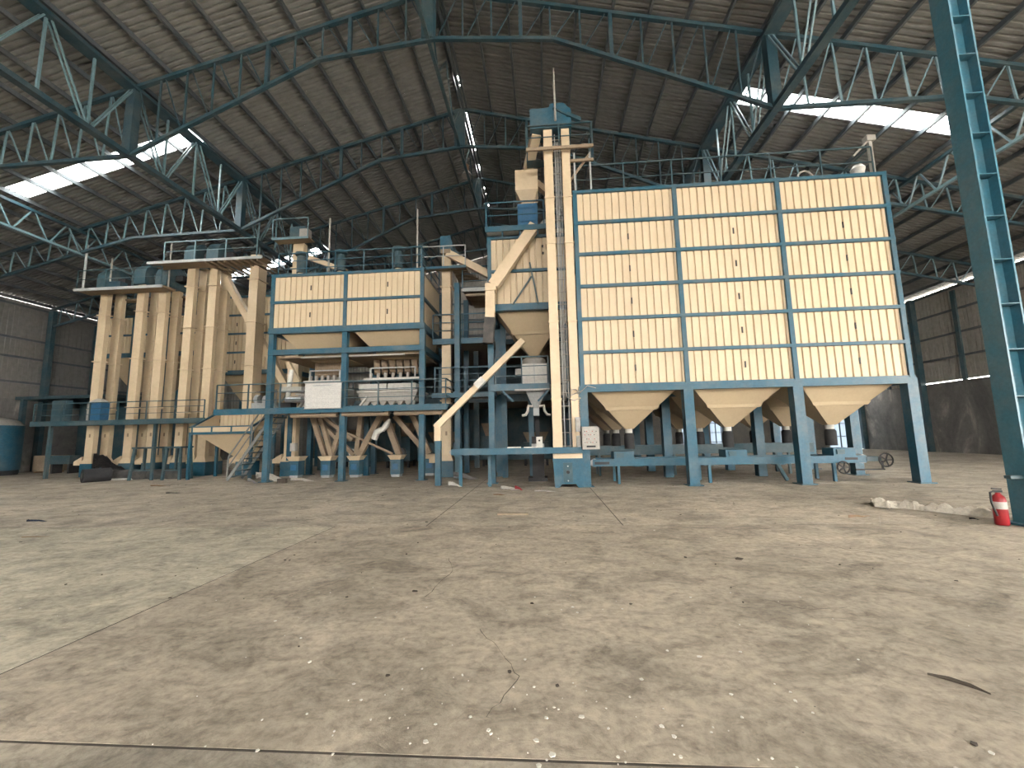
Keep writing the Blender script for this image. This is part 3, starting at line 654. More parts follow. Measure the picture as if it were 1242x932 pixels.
bx(1.22, 1.52, 12.335, 12.34, 1.68, 1.69).build('title_strip', 'grey', d); bx(1.24, 1.5, 12.335, 12.34, 1.16, 1.21).build('vent_grille', 'black', d)
t = thing('junction_box', 'narrow grey junction box mounted on the right tower leg above another', 'box', (1.0, 12.55, 1.55), None)
bx(0.96, 1.1, 12.5, 12.6, 1.62, 2.05).build('housing', 'grey', t); bx(0.98, 1.08, 12.48, 12.5, 1.66, 2.0).build('lid', 'pale', t)
t = thing('junction_box', 'lower narrow grey junction box beside the control cabinet', 'box', (1.0, 12.55, 1.12))
bx(0.97, 1.09, 12.5, 12.6, 1.16, 1.5).build('housing', 'grey', t); bx(0.99, 1.07, 12.48, 12.5, 1.2, 1.46).build('lid', 'pale', t)

# maintenance platforms between twin bins and hopper bin
t = thing('stair_tower', 'dim blue service gantry with railings between twin bins and hopper bin', 'gantry', (-3, 16.6, 0))
bx(-4.3, -1.85, 15.95, 16.05, 5.2, 5.42).build('edge_beam', 'blue', t); bx(-4.3, -1.85, 16.05, 18.0, 5.3, 5.36).build('deck_plate', 'dirtyduct', t)
railing(t, [(-4.3, 16.0, 5.42), (-1.9, 16.0, 5.42)], 1.0, 1.2, 'blue', 2)
bx(-3.1, -1.85, 16.0, 16.1, 7.35, 7.5).build('edge_beam', 'grey', t); bx(-3.1, -1.85, 16.1, 18, 7.4, 7.46).build('deck_plate', 'dirtyduct', t)
railing(t, [(-3.1, 16.05, 7.5), (-1.9, 16.05, 7.5)], 0.9, 1.2, 'blue', 2)
for k in range(7): bx(-3.0+0.02*k, -1.9, 16.15+k*0.26, 16.2+k*0.26, 7.2, 7.3).build('joist', 'dirtyduct', t)
for x, y in ((-3.3, 16.15), (-3.3, 17.9), (-2.0, 17.9)): bx(x-0.1, x+0.1, y-0.1, y+0.1, 0, 7.6).build('post', 'blue', t)
t = thing('top_walkway', 'small railed landing around the single elevator below its blue hood', 'platform', (-3.8, 16, 8.3))
bx(-4.7, -2.9, 15.75, 16.05, 8.28, 8.34).build('deck_plate', 'dirtyduct', t); bx(-4.7, -2.9, 15.7, 15.75, 8.24, 8.34).build('edge_beam', 'blue', t)
for k in range(6): bx(-3.5, -2.9+0.08*k-0.0, 16.1+0.0+k*0.22, 16.18+k*0.22, 8.24, 8.3).build('grating_bar', 'dirtyduct', t)
railing(t, [(-4.7, 15.73, 8.34), (-2.92, 15.73, 8.34)], 0.85, 0.9, 'grey', 1)
t = thing('cross_chute', 'cream chute sloping from the blue elevator hood toward the hopper bin', 'chute', (-3, 16.2, 8), 'cream spouts')
bm((-3.7, 16.0, 9.0), (-1.75, 16.0, 7.85), 0.28, 0.26, up=(0,1,0)).build('sloping_run', 'duct', t); bx(-3.95, -3.55, 15.85, 16.1, 8.95, 9.12).build('collar', 'dirtyduct', t)

t = thing('rear_mezzanine', 'gloomy two-level steel mezzanine far back behind the slim chute', 'mezzanine', (-5, 21, 0))  # added dark decks that shade the floor and hide the back wall
for z in (3.3, 6.2):
    bx(-11.5, 1.0, 20.5, 27.0, z, z+0.12).build('deck_plate', 'dirtyduct', t); bx(-11.5, 1.0, 20.4, 20.5, z-0.1, z+0.15).build('edge_beam', 'darkteal', t)
    railing(t, [(-11.4, 20.45, z+0.15), (0.9, 20.45, z+0.15)], 0.95, 1.8, 'darkteal', 2)
for x in (-11.3, -7.3, -3.3, 0.8):
    for y in (20.6, 26.8): bx(x-0.12, x+0.12, y-0.1, y+0.1, 0, 6.2).build('post', 'darkteal', t, key='mezpost')
bx(-11.5, 1.0, 26.9, 27.0, 0, 6.2).build('rear_screen', 'darkteal', t)
for k, (x, w, h, wd) in enumerate(((-10.2, 1.5, 2.0, 'leftmost'), (-7.6, 1.3, 2.3, 'second'), (-5.2, 1.6, 1.8, 'third'), (-2.6, 1.2, 2.2, 'fourth'), (-0.4, 1.3, 1.7, 'rightmost'))):
    t = thing('milling_machine', f'dark milling machine in the gloom under the rear mezzanine, {wd} of five', 'machine', (x, 22, 0), 'milling machines at the back')  # machine bodies added to fill and darken the space at the back
    bx(x-w/2, x+w/2, 21.4, 22.6, 0.35, h*0.7).build('body', 'darkteal', t); MB().frustum((x-w/3, x+w/3, 21.6, 22.4), h*0.7, (x-w/2, x+w/2, 21.4, 22.6), h).build('hopper', 'dirtyduct', t)
    for sx in (-1, 1):
        for yy in (21.5, 22.5): bx(x+sx*(w/2-0.1)-0.06, x+sx*(w/2-0.1)+0.06, yy-0.06, yy+0.06, 0, 0.35).build('leg', 'dark', t)
    MB().tube([(x+w*0.2, 21.4, 0.8), (x+w*0.2, 21.15, 0.8)], 0.22, 14).build('pulley', 'grey', t, smooth=True)

# ---------------------------------------------------------------- twin bins over the sieve deck
twin, zt_tw = bin_block('twin_bin', 'low pair of cream ribbed bins on a blue frame above the sieves', [-10.42, -7.48, -4.46], [15.0, 17.9], 5.8, 2, 1.08, False, post=0.2, slots=True)
for i, (x0, x1) in enumerate(((-10.3, -7.6), (-7.35, -4.55))):
    MB().frustum((x0, x1, 15.12, 17.8), 5.83, (x0+1.0, x1-0.08, 15.95, 17.3), 4.7).build('hopper', 'hopper', twin)
bx(-10.5, -4.35, 15.0, 15.2, 4.8, 5.0).build('lower_beam', 'blue', twin); bx(-4.55, -4.37, 15.2, 17.9, 4.8, 5.0).build('lower_beam', 'blue', twin)
bx(-10.3, -4.6, 15.3, 17.8, 4.72, 4.78).build('duct_tray', 'dirtyduct', twin)
bx(-9.3, -5.2, 15.22, 15.3, 4.68, 4.74).build('light_pipe', 'pale', twin)
railing(twin, [(-10.3, 15.1, zt_tw), (-4.5, 15.1, zt_tw), (-4.5, 17.8, zt_tw)], 0.95, 1.1, 'blue', 2)
stack_lab = ['first from the left', 'second from the left', 'third from the left', 'rightmost']
for i, x in enumerate((-10.1, -8.35, -5.85, -4.85)):
    t = thing('vent_stack', f'capped blue stack on top of the twin bins, {stack_lab[i]}', 'stack', (x, 16.3, zt_tw), 'stacks on the twin bins')
    MB().lathe((x, 16.3, zt_tw), [(0.15, 0), (0.15, 0.6)], 14).build('neck', 'duct', t, smooth=True)
    MB().lathe((x, 16.3, zt_tw+0.62), [(0.19, 0), (0.19, 0.7), (0.14, 0.75)], 14).build('body', 'darkteal', t, smooth=True)
    MB().lathe((x, 16.3, zt_tw+1.35), [(0.16, 0), (0.26, 0.06), (0.26, 0.16), (0.08, 0.2)], 14).build('cap', 'darkteal', t, smooth=True)
for x, h in ((-8.3, 2.4), (-4.72, 2.55)):
    t = MB().tube([(x, 15.2, zt_tw), (x, 15.2, zt_tw+h)], 0.035, 8).build('lightning_pole', 'pale')
    tag(t, 'slim white pole on the twin bins, ' + ('at their right corner' if x > -6 else 'above their middle post'), 'pole', 'poles on the twin bins')

t = thing('sieve_deck', 'blue steel mezzanine deck with railing carrying the grain sieves', 'platform', (-8, 15, 2.5))
bx(-12.35, -3.45, 14.75, 14.85, 2.52, 2.74).build('edge_beam', 'blue', t); bx(-10.15, -3.45, 14.85, 18.0, 2.62, 2.7).build('deck_plate', 'dirtyduct', t); bx(-11.2, -10.15, 16.4, 18.0, 2.62, 2.7).build('deck_plate', 'dirtyduct', t)
bx(-3.5, -3.4, 14.85, 18.0, 2.52, 2.74).build('edge_beam', 'blue', t)
for k in range(2, 5): bx(-13.3+k*2.45, -13.2+k*2.45, 14.85, 18, 2.5, 2.62).build('joist', 'darkteal', t)
for k in range(3): MB().tube([(-9.5+2.0*k, 15.1, 2.46), (-7.7+2.0*k, 15.1, 2.46)], 0.1, 10).build('lagged_pipe', 'dirtyduct', t, smooth=True)
railing(t, [(-12.3, 14.8, 2.74), (-3.5, 14.8, 2.74), (-3.5, 17.9, 2.74)], 0.92, 1.35, 'darkteal', 2)
for x, y in ((-7.48, 17.3), (-11.0, 17.5), (-4.46, 17.3)): bx(x-0.1, x+0.1, y-0.1, y+0.1, 0, 2.62).build('post', 'blue', t)
t = thing('notice_board', 'white printed notice board hung on the deck railing', 'board', (-8.05, 14.68, 2.68))
bx(-8.75, -7.37, 14.68, 14.72, 2.68, 3.6).build('printed_sheet', 'board', t)
for z in (3.6, 2.66): bx(-8.77, -7.35, 14.67, 14.73, z, z+0.025).build('board_edge', 'pale', t)
bx(-8.45, -7.75, 14.672, 14.68, 3.5, 3.54).build('title_line', 'grey', t)

def sieve(label, x0, x1, y, z, wide):
    t = thing('grain_sieve', label, 'sieve', ((x0+x1)/2, y, z), 'grain sieves on the deck')
    w = x1-x0
    for x in (x0+0.15, x1-0.15):
        for yy in (y+0.15, y+1.3): bx(x-0.05, x+0.05, yy-0.05, yy+0.05, z, z+0.3).build('leg', 'grey', t)
    MB().loft([[(x0-0.02, y, z+0.62), (x1+0.02, y, z+0.62), (x1-0.12, y, z+0.28), (x0+0.12, y, z+0.28)], [(x0-0.02, y+1.4, z+0.62), (x1+0.02, y+1.4, z+0.62), (x1-0.12, y+1.4, z+0.28), (x0+0.12, y+1.4, z+0.28)]]).build('sieve_box', 'pale', t)
    bx(x0-0.06, x1+0.06, y-0.1, y+1.45, z+0.62, z+0.68).build('ledge', 'white', t)
    for k in range(2):
        a = x0 + k*w/2; bx(a+0.02, a+w/2-0.04, y-0.06, y+1.3, z+0.72, z+0.95).build('cover', 'white', t)
    n = int(w/0.33)
    for k in range(n):
        a = x0+0.15+k*(w-0.3)/n; MB().loft([[(a, yy, z+0.26), (a+(w-0.3)/n-0.02, yy, z+0.26), (a+(w-0.3)/n/2, yy, z+0.04)] for yy in (y-0.04, y+0.1)]).build('spout_tooth', 'pale', t, key=f'tooth{w:.1f}')
    bx(x0+0.15, x1+0.1, y+0.05, y+0.15, z+1.12, z+1.2).build('feed_bar', 'white', t)
    for k in range(n):
        a = x0+0.35+k*(w-0.5)/n; bx(a, a+0.1, y+0.1, y+0.2, z+1.2, z+1.4).build('feed_foot', 'pale', t, key='ff')
    for x in (x0+0.4, x1-0.1): bm((x, y+0.1, z+1.2), (x, y+0.1, z+1.6), 0.05).build('feed_frame', 'grey', t)
    bm((x0+0.4, y+0.1, z+1.6), (x1-0.1, y+0.1, z+1.6), 0.05).build('feed_frame', 'grey', t)
    m_ = 6
    for k in range(m_):
        a = x0+0.5+k*(w-0.75)/(m_-1)
        bm((a-0.12, y+0.7, z+2.05), (a+0.08, y+0.35, z+1.42), 0.22, 0.16).build('feed_duct', 'dirtyduct', t)
    bm((x0+0.1, y-0.1, z+0.1), (x0+0.35, y-0.1, z+0.45), 0.07).build('strut', 'white', t)
    return t
sieve('right grain sieve with white covers and saw-tooth spouts behind the deck railing', -7.15, -4.85, 15.7, 2.7, True)
sieve('left grain sieve standing behind the white notice board', -9.75, -8.0, 15.9, 2.7, False)
t = thing('winnowing_drum', 'pale metal drum machine at the left end of the deck behind the railing', 'machine', (-10.2, 15.3, 2.7))
bx(-11.3, -10.6, 15.35, 16.0, 2.7, 3.0).build('bed', 'grey', t); MB().tube([(-10.0, 15.6, 3.2), (-9.9, 15.6, 4.3)], 0.09, 10).build('pipe', 'white', t, smooth=True)
MB().tube([(-10.05, 15.6, 3.12), (-9.4, 15.6, 3.12)], 0.12, 12).build('drum', 'chrome', t, smooth=True); bx(-10.3, -9.8, 15.5, 15.9, 2.7, 3.0).build('stand', 'dark', t)
MB().tube([(-10.9, 15.6, 3.1), (-10.7, 15.6, 3.1)], 0.22, 14).build('pulley', 'grey', t, smooth=True); MB().tube([(-11.35, 15.7, 3.15), (-11.2, 15.7, 3.15)], 0.2, 14).build('pulley', 'grey', t, smooth=True)
bx(-10.3, -9.4, 15.5, 15.8, 3.42, 3.62).build('tray', 'white', t)
bm((-10.35, 16.0, 4.75), (-9.85, 16.0, 3.9), 0.16).build('elbow_duct', 'duct', t); bm((-9.85, 16.0, 3.95), (-9.85, 16.0, 2.75), 0.14).build('drop_duct', 'duct', t)
# feed boots and spouts under the deck
boots = [(-10.25, 16.6, 'leftmost feed boot with cream funnel under the deck, near the stairs'), (-8.85, 16.5, 'feed boot second from the stairs under the deck'), (-7.65, 16.5, 'feed boot just right of the deck middle post'), (-5.95, 16.5, 'feed boot where the thin sloping pipe ends'), (-4.65, 16.8, 'rightmost feed boot behind the right deck post')]
for x, y, lab in boots:
    t = thing('feed_boot', lab, 'boot', (x, y, 0), 'feed boots under the deck')
    bx(x-0.2, x+0.2, y, y+0.45, 0.1, 0.68).build('body', 'blue', t); bx(x-0.17, x+0.17, y+0.02, y+0.4, 0, 0.1).build('base', 'grey', t)
    bx(x-0.12, x+0.12, y-0.02, y, 0.3, 0.52).build('cover_plate', 'brightblue', t)
    MB().frustum((x-0.2, x+0.2, y, y+0.45), 0.68, (x-0.3, x+0.3, y-0.08, y+0.53), 0.86).build('funnel', 'duct', t)
sp = [((-9.5, 2.5), (-8.95, 0.85), .17), ((-9.2, 2.5), (-8.72, 0.85), .17), ((-8.2, 2.5), (-8.75, 0.9), .17), ((-9.6, 2.5), (-7.85, 0.88), .15), ((-9.0, 2.45), (-7.8, 1.5), .13), ((-6.6, 2.5), (-7.55, 0.85), .22), ((-6.5, 2.5), (-5.9, 0.85), .22),
      ((-6.1, 2.45), (-4.75, 0.85), .2), ((-5.3, 2.5), (-4.6, 0.9), .2), ((-8.05, 1.8), (-6.15, 0.9), .08), ((-7.5, 2.5), (-7.7, 0.9), .18)]
sl = ['leftmost steep', 'second steep', 'backward leaning', 'long crossing', 'upper crossing', 'broad middle', 'broad upright', 'long right-hand', 'short rightmost', 'thin pipe-like', 'dim rear']
for k, ((xa, za), (xb, zb_), w) in enumerate(sp):
    y = 16.55 + 0.09*(k % 4)
    t = bm((xa, y, za), (xb, y+0.1, zb_), w, w, up=(0,1,0)).build('spout', 'dirtyduct')
    tag(t, f'{sl[k]} dusty cream spout sloping to the boots under the deck', 'spout', 'dusty spouts under the deck')
t = thing('white_elbow', 'white cloth sleeve dangling among the spouts under the deck', 'sleeve', (-6.6, 16.2, 1.5))
MB().tube([(-6.1, 16.25, 2.3), (-6.25, 16.25, 2.05), (-6.4, 16.22, 1.85)], [0.06, 0.13, 0.1], 8).build('upper_fold', 'white', t, smooth=True)
MB().tube([(-6.4, 16.22, 1.9), (-6.6, 16.2, 1.8), (-6.72, 16.2, 1.5)], [0.1, 0.13, 0.12], 10).build('sleeve', 'white', t, smooth=True)
bx(-10.0, -9.8, 15.9, 16.1, 1.1, 1.42).build('switch_box', 'pale'); tag(C.objects[-1], 'small cream switch box on the post beside the stairs', 'switch')
tank_dark = None

# intake hopper, stairs
t = thing('intake_hopper', 'cream tipping hopper with ribbed back wall on a blue frame by the stairs', 'hopper', (-13.3, 16.4, 0))
MB().corr((-14.62, 17.9, 0), (1,0,0), 2.65, 2.05, 2.85, (0,-1,0), 0.2, 0.04).build('back_wall', 'cream', t)
for x, s in ((-14.65, -1), (-11.95, 1)):
    MB().loft([[(x, 16.4, 2.0), (x, 17.9, 2.0), (x, 17.9, 2.85), (x, 16.4, 2.15)], [(x+s*0.03, 16.4, 2.0), (x+s*0.03, 17.9, 2.0), (x+s*0.03, 17.9, 2.85), (x+s*0.03, 16.4, 2.15)]]).build('side_wall', 'duct', t)
    bm((x, 16.38, 2.15), (x, 17.9, 2.88), 0.07).build('rim', 'blue', t)
bx(-14.65, -11.95, 16.37, 16.42, 1.94, 2.14).build('front_lip', 'duct', t); bx(-14.7, -11.9, 16.33, 16.43, 1.84, 1.94).build('frame_beam', 'blue', t); bx(-14.7, -11.9, 16.33, 16.43, 2.13, 2.18).build('rim', 'blue', t)
for k in range(4): bx(-14.6+k*0.86, -14.55+k*0.86, 16.34, 16.37, 1.94, 2.13).build('rib', 'blue', t, key='irib')
MB().frustum((-14.6, -12.0, 16.42, 17.9), 1.95, (-12.9, -12.6, 17.0, 17.3), 0.75).build('cone', 'hopper', t)
for x in (-14.65, -11.98):
    for y in (16.4, 17.85): bx(x-0.05, x+0.05, y-0.05, y+0.05, 0, 1.9).build('leg', 'blue', t, key='ileg')
t = thing('steel_stairs', 'grey steel stairs with handrails climbing to the sieve deck', 'stairs', (-11.2, 15.8, 0))
a, b = V((-12.15, 15.4, 0.05)), V((-10.35, 15.4, 2.62))
for y in (15.4, 16.2):
    A, B = V((a.x, y, a.z)), V((b.x, y, b.z)); bm(A, B, 0.03, 0.1).build('stringer', 'stair', t)
    bm(A+V((0,0,0.9)), B+V((0,0,0.9)), 0.04).build('handrail', 'stair', t); bm(A+V((0,0,0.5)), B+V((0,0,0.5)), 0.03).build('mid_rail', 'stair', t)
    for f in (0, 0.5, 1.0): p = A+(B-A)*f; bm(p, p+V((0,0,0.9)), 0.04).build('rail_post', 'stair', t)
for k in range(11):
    p = a+(b-a)*((k+0.6)/11.4); bx(p.x-0.11, p.x+0.13, 15.42, 16.18, p.z-0.02, p.z+0.015).build('tread', 'darkteal', t, key='tread')

# left service walkway and top platforms
t = thing('service_walkway', 'long blue railed walkway in front of the left elevator legs', 'walkway', (-18, 17.5, 2.4))
bx(-23.3, -14.9, 17.3, 17.38, 2.38, 2.6).build('edge_beam', 'darkteal', t); bx(-23.3, -14.9, 17.38, 18.2, 2.5, 2.56).build('deck_plate', 'dirtyduct', t); bx(-23.3, -14.9, 18.2, 18.26, 2.4, 2.56).build('edge_beam', 'darkteal', t)
railing(t, [(-23.2, 17.34, 2.6), (-14.95, 17.34, 2.6)], 0.8, 1.3, 'darkteal', 2)
for x in (-22.8, -17.6): bx(x-0.06, x+0.06, 17.7, 17.82, 0, 2.4).build('post', 'darkteal', t)
t = thing('low_head_platform', 'railed platform around the heads of the three leftmost elevators', 'platform', (-20, 18, 9))
bx(-22.2, -17.7, 17.6, 18.3, 8.85, 8.93).build('deck_plate', 'dirtyduct', t); bx(-22.2, -17.7, 17.54, 17.6, 8.8, 8.93).build('edge_beam', 'grey', t)
bx(-22.2, -17.7, 19.2, 19.6, 8.85, 8.93).build('deck_plate', 'dirtyduct', t)
railing(t, [(-22.1, 17.6, 8.93), (-17.8, 17.6, 8.93)], 0.9, 1.4, 'darkteal', 1)
for x in (-21.9,): MB().tube([(x, 17.7, 8.9), (x, 17.7, 11.2)], 0.05, 8).build('mast', 'grey', t)
bx(-21.1, -20.2, 17.9, 18.25, 8.95, 9.35).build('gearbox', 'teal', t)
t = thing('high_head_platform', 'wide railed platform under the two round dark elevator hoods', 'platform', (-15, 18, 10))
bx(-18.4, -12.7, 17.45, 18.2, 9.93, 10.0).build('deck_plate', 'dirtyduct', t); bx(-18.4, -12.7, 17.4, 17.45, 9.9, 10.02).build('edge_beam', 'grey', t)
for k in range(9): bx(-15.6+k*0.32, -15.55+k*0.32, 17.5, 19.2, 9.84, 9.93).build('grating_bar', 'dirtyduct', t)
railing(t, [(-17.6, 17.45, 10.0), (-13.0, 17.45, 10.0)], 0.95, 1.5, 'web', 1)
bm((-13.9, 17.6, 10.4), (-13.3, 17.6, 10.62), 0.06).build('lever', 'dark', t); bm((-13.9, 17.6, 10.35), (-13.45, 17.6, 10.3), 0.06).build('lever', 'dark', t)
t = thing('small_head_platform', 'small railed landing by the dark hood above the twin bins', 'platform', (-11, 17.3, 10.5))
bx(-11.9, -10.2, 16.9, 17.4, 10.5, 10.56).build('deck_plate', 'dirtyduct', t); bx(-11.9, -10.2, 16.86, 16.9, 10.46, 10.56).build('edge_beam', 'web', t)
railing(t, [(-11.9, 16.9, 10.56), (-10.25, 16.9, 10.56)], 0.9, 1.6, 'web', 0); bx(-10.7, -10.3, 17.0, 17.3, 10.56, 11.0).build('gearbox', 'pale', t)
t = thing('slanting_chute', 'cream chute slanting right behind the broad elevator leg', 'chute', (-14, 18, 5), 'cream spouts')
bm((-15.75, 19.0, 9.75), (-12.2, 19.0, 4.0), 0.3, 0.28, up=(0,1,0)).build('sloping_run', 'duct', t)
t = thing('roof_chute', 'thin cream chute sloping above the left roof edge of the twin bins', 'chute', (-9, 17, 9), 'cream spouts')
bm((-11.0, 17.3, 10.0), (-8.6, 17.3, 9.0), 0.2, 0.2, up=(0,1,0)).build('sloping_run', 'duct', t)
bx(-23.0, -22.3, 17.85, 18.15, 2.56, 3.6).build('duct_stub', 'teal'); tag(C.objects[-1], 'pale grey square duct standing at the left end of the walkway', 'duct')
t = thing('blower_cabinet', 'pale blue cabinet standing on the walkway between the first two elevators', 'cabinet', (-20.7, 17.95, 2.57))
bx(-21.0, -20.4, 17.75, 18.15, 2.57, 3.45).build('body', 'brightblue', t); bx(-21.05, -20.95, 17.72, 18.15, 2.57, 3.45).build('edge_strip', 'pale', t); MB().frustum((-21.05, -20.35, 17.72, 18.18), 3.45, (-20.8, -20.6, 17.9, 18.0), 3.65).build('lid', 'pale', t)
for xs, zz, rr, hh, lab in (([-24.3, -22.2, -20.1, -18.0], 6.35, 2, 1.05, 'cream bins far behind the three leftmost elevators'), ([-17.3, -15.3, -13.2], 5.2, 4, 1.02, 'taller cream bins far behind the broad elevator leg')):
    bin_block('rear_bin', lab, xs, [20.6, 23.5], zz, rr, hh, True, post=0.2, hz=zz-1.9, outlet=False, group='bins behind the left elevators')

# ---------------------------------------------------------------- floor objects
t = thing('blue_tank', 'tall blue cylindrical tank with pale domed top at the far left', 'tank', (-29.1, 20.0, 0))
MB().lathe((-29.1, 20.0, 0.25), [(1.15, 0), (1.15, 2.35)], 32).build('shell', 'blue', t, smooth=True); MB().lathe((-29.1, 20.0, 2.6), [(1.15, 0), (0.95, 0.25), (0.5, 0.42), (0.1, 0.47)], 32).build('dome', 'pale', t, smooth=True)
MB().lathe((-29.1, 20.0, 0), [(1.1, 0), (1.1, 0.25)], 24).build('plinth', 'dark', t, smooth=True)
t = thing('lean_to_canopy', 'dark green flat canopy on posts along the left wall', 'canopy', (-26, 22.5, 0))
bx(-30.2, -24.2, 21.6, 29, 4.15, 4.32).build('roof_slab', 'darkteal', t); bx(-30.2, -24.2, 25, 25.1, 0, 4.15).build('rear_screen', 'darkteal', t)
for x in (-29.9, -24.4): bx(x-0.1, x+0.1, 21.7, 21.9, 0, 4.15).build('post', 'darkteal', t)
t = thing('crate', 'pale crate on the floor right of the blue tank', 'crate', (-28, 22, 0))
bx(-28.6, -27.3, 21.6, 22.3, 0.08, 0.95).build('box', 'dirtyduct', t)
for x in (-28.5, -27.5): bx(x-0.08, x+0.08, 21.65, 22.25, 0, 0.08).build('foot', 'brown', t)
t = thing('machine_stand', 'dark low machine frame on the floor left of the first elevator', 'machine', (-25.5, 21, 0))
bx(-26.6, -25.4, 20.8, 21.4, 0.5, 0.95).build('body', 'darkteal', t)
for x in (-26.5, -25.5): bx(x-0.05, x+0.05, 20.85, 21.35, 0, 0.5).build('leg', 'dark', t)

def blob(mb, cx, cy, rx, ry, h, n=26, m_=7, rag=0.25, seed=0):
    rnd = random.Random(seed); ph = [rnd.uniform(0, 6.28) for _ in range(5)]
    def rad(a): return 1 + rag*(0.5*math.sin(2*a+ph[0]) + 0.35*math.sin(3*a+ph[1]) + 0.25*math.sin(5*a+ph[2]))
    rings = []
    for j in range(m_+1):
        f = 1 - j/m_ * 0.96
        z = h*(1-f**2.4)
        rings.append([(cx+rx*f*rad(a), cy+ry*f*rad(a), max(0.003, z*(0.74+0.2*math.sin(3*a+ph[3]+0.6*j)+0.16*math.sin(5*a+ph[4]-0.8*j))*(1 if j else 0)) + 0.002) for a in (2*math.pi*i/n for i in range(n))])
    return mb.loft(rings)
def heap(name, label, cat, mat, cx, cy, rx, ry, h, seed, rag=0.3, group=None):
    o = blob(MB(), cx, cy, rx, ry, h, rag=rag, seed=seed).build(name, mat, smooth=False)
    for p in o.data.polygons: p.use_smooth = True
    return tag(o, label, cat, group)
heap('dark_tarpaulin', 'dark tarpaulin heap piled in front of the leftmost elevator boot', 'tarpaulin', 'dark', -20.4, 17.6, 1.1, 0.45, 1.05, 3)
for k, (x, y) in enumerate(((-19.2, 17.2), (-18.3, 17.25), (-17.45, 17.2), (-16.65, 17.2), (-15.9, 17.25))):
    t = tag(MB().lathe((x, y, 0.0), [(0.24, 0.02), (0.40, 0.0), (0.46, 0.12), (0.46, 0.26), (0.40, 0.38), (0.24, 0.36), (0.22, 0.2)], 22).build('tyre', 'rubber', smooth=True),
            f'grey worn tyre lying flat before the elevators, {["first", "second", "third", "fourth", "fifth"][k]} counting from the left', 'tyre', 'tyres lying in a row')
t = thing('rubber_roll', 'fat black rubber roll lying on the floor at the left', 'roll', (-18.3, 16.0, 0))
MB().tube([(-18.55, 15.7, 0.27), (-18.15, 16.45, 0.27)], 0.27, 18).build('outer_roll', 'dark', t, smooth=True); MB().tube([(-18.56, 15.685, 0.27), (-18.54, 15.72, 0.27)], 0.12, 14).build('core', 'rubber', t, smooth=True)
tag(bm((-19.4, 16.4, 0.03), (-17.5, 16.9, 0.03), 0.2, 0.05).build('plank', 'white'), 'white plank on the floor right of the black rubber roll', 'plank')
for k, (x, y, lab) in enumerate(((-16.75, 16.7, 'left dark tall trestle stand in front of the tyres'), (-15.4, 16.7, 'right dark tall trestle stand near the intake hopper'))):
    t = thing('trestle_stand', lab, 'stand', (x, y, 0), 'dark trestle stands')
    w = (0.42, 0.3)[k]
    for sx in (-1, 1):
        for sy in (-1, 1): bm((x+sx*(w+0.08), y+sy*0.3, 0), (x+sx*w, y+sy*0.24, 1.3), 0.085).build('leg', 'darkteal', t)
    bx(x-w-0.06, x+w+0.06, y-0.32, y+0.32, 1.3, 1.37).build('top', 'darkteal', t); bm((x-w, y-0.28, 0.4), (x+w, y-0.28, 0.4), 0.05).build('stretcher', 'darkteal', t)
t = heap('white_sack', 'crumpled white sack on the floor at the foot of the stairs', 'sack', 'sack', -10.75, 15.0, 0.75, 0.35, 0.36, 11)
heap('white_sack', 'flat white sack lying right of the crumpled one by the stairs', 'sack', 'sack', -9.35, 14.95, 0.6, 0.25, 0.15, 12)
tag(bx(-9.65, -9.35, 14.65, 14.8, 0, 0.16).build('tin_box', 'soil'), 'small brown box against the flat white sack', 'box')
heap('rubble_pile', 'small grey rubble heap in front of the crumpled sack', 'rubble', 'greytarp', -10.7, 14.55, 0.2, 0.15, 0.2, 14)
heap('dark_rag', 'dark flat rag on the floor ahead of the black rubber roll', 'rag', 'dark', -11.4, 12.0, 0.28, 0.16, 0.05, 15)
heap('dark_rag', 'larger brown dark rag on the floor left of the sacks', 'rag', 'brown', -13.9, 14.0, 0.3, 0.25, 0.06, 45)
heap('plastic_sheet', 'grey crumpled plastic sheet beside the blue pipe post of the slim chute', 'plastic', 'greytarp', -3.2, 14.6, 0.65, 0.45, 0.3, 16)
heap('white_bag', 'small white plastic bag on the floor before the slim chute', 'bag', 'sack', -2.95, 12.75, 0.36, 0.16, 0.18, 17, 0.15)
heap('litter_sheet', 'torn white sheet left of the red bag on the floor', 'plastic', 'sack', -1.25, 11.85, 0.42, 0.2, 0.14, 18)
heap('red_bag', 'small red bag among torn white sheets before the tower', 'bag', 'red', -0.85, 11.85, 0.2, 0.13, 0.14, 19, 0.15)
heap('litter_sheet', 'thin torn white sheet right of the red bag', 'plastic', 'sack', -0.3, 11.55, 0.5, 0.14, 0.06, 20)
heap('dark_rag', 'scrap of dark cloth in front of the torn white sheets', 'rag', 'brown', -1.35, 11.0, 0.25, 0.1, 0.04, 21)
tag(bm((-0.95, 8.4, 0.015), (-0.35, 8.4, 0.015), 0.07, 0.03).build('lath', 'dirtyduct'), 'short wooden lath lying alone on the floor before the tower', 'lath')
heap('navy_cloth', 'folded navy cloth on the floor at the far left', 'cloth', 'navy', -10.4, 7.85, 0.26, 0.14, 0.06, 22, 0.1)
heap('brown_stain_rag', 'flat reddish brown rag near the left edge, nearer than the navy cloth', 'rag', 'brown', -8.8, 6.6, 0.35, 0.1, 0.02, 23)
heap('cardboard_sheet', 'torn flat brown cardboard left of the dirty tarpaulin', 'cardboard', 'card', 5.15, 7.75, 0.46, 0.24, 0.07, 24)
t = heap('crumpled_paper', 'crumpled white paper on the floor nearer than the dirty tarpaulin', 'paper', 'sack', 5.15, 7.05, 0.12, 0.16, 0.2, 25, 0.2)
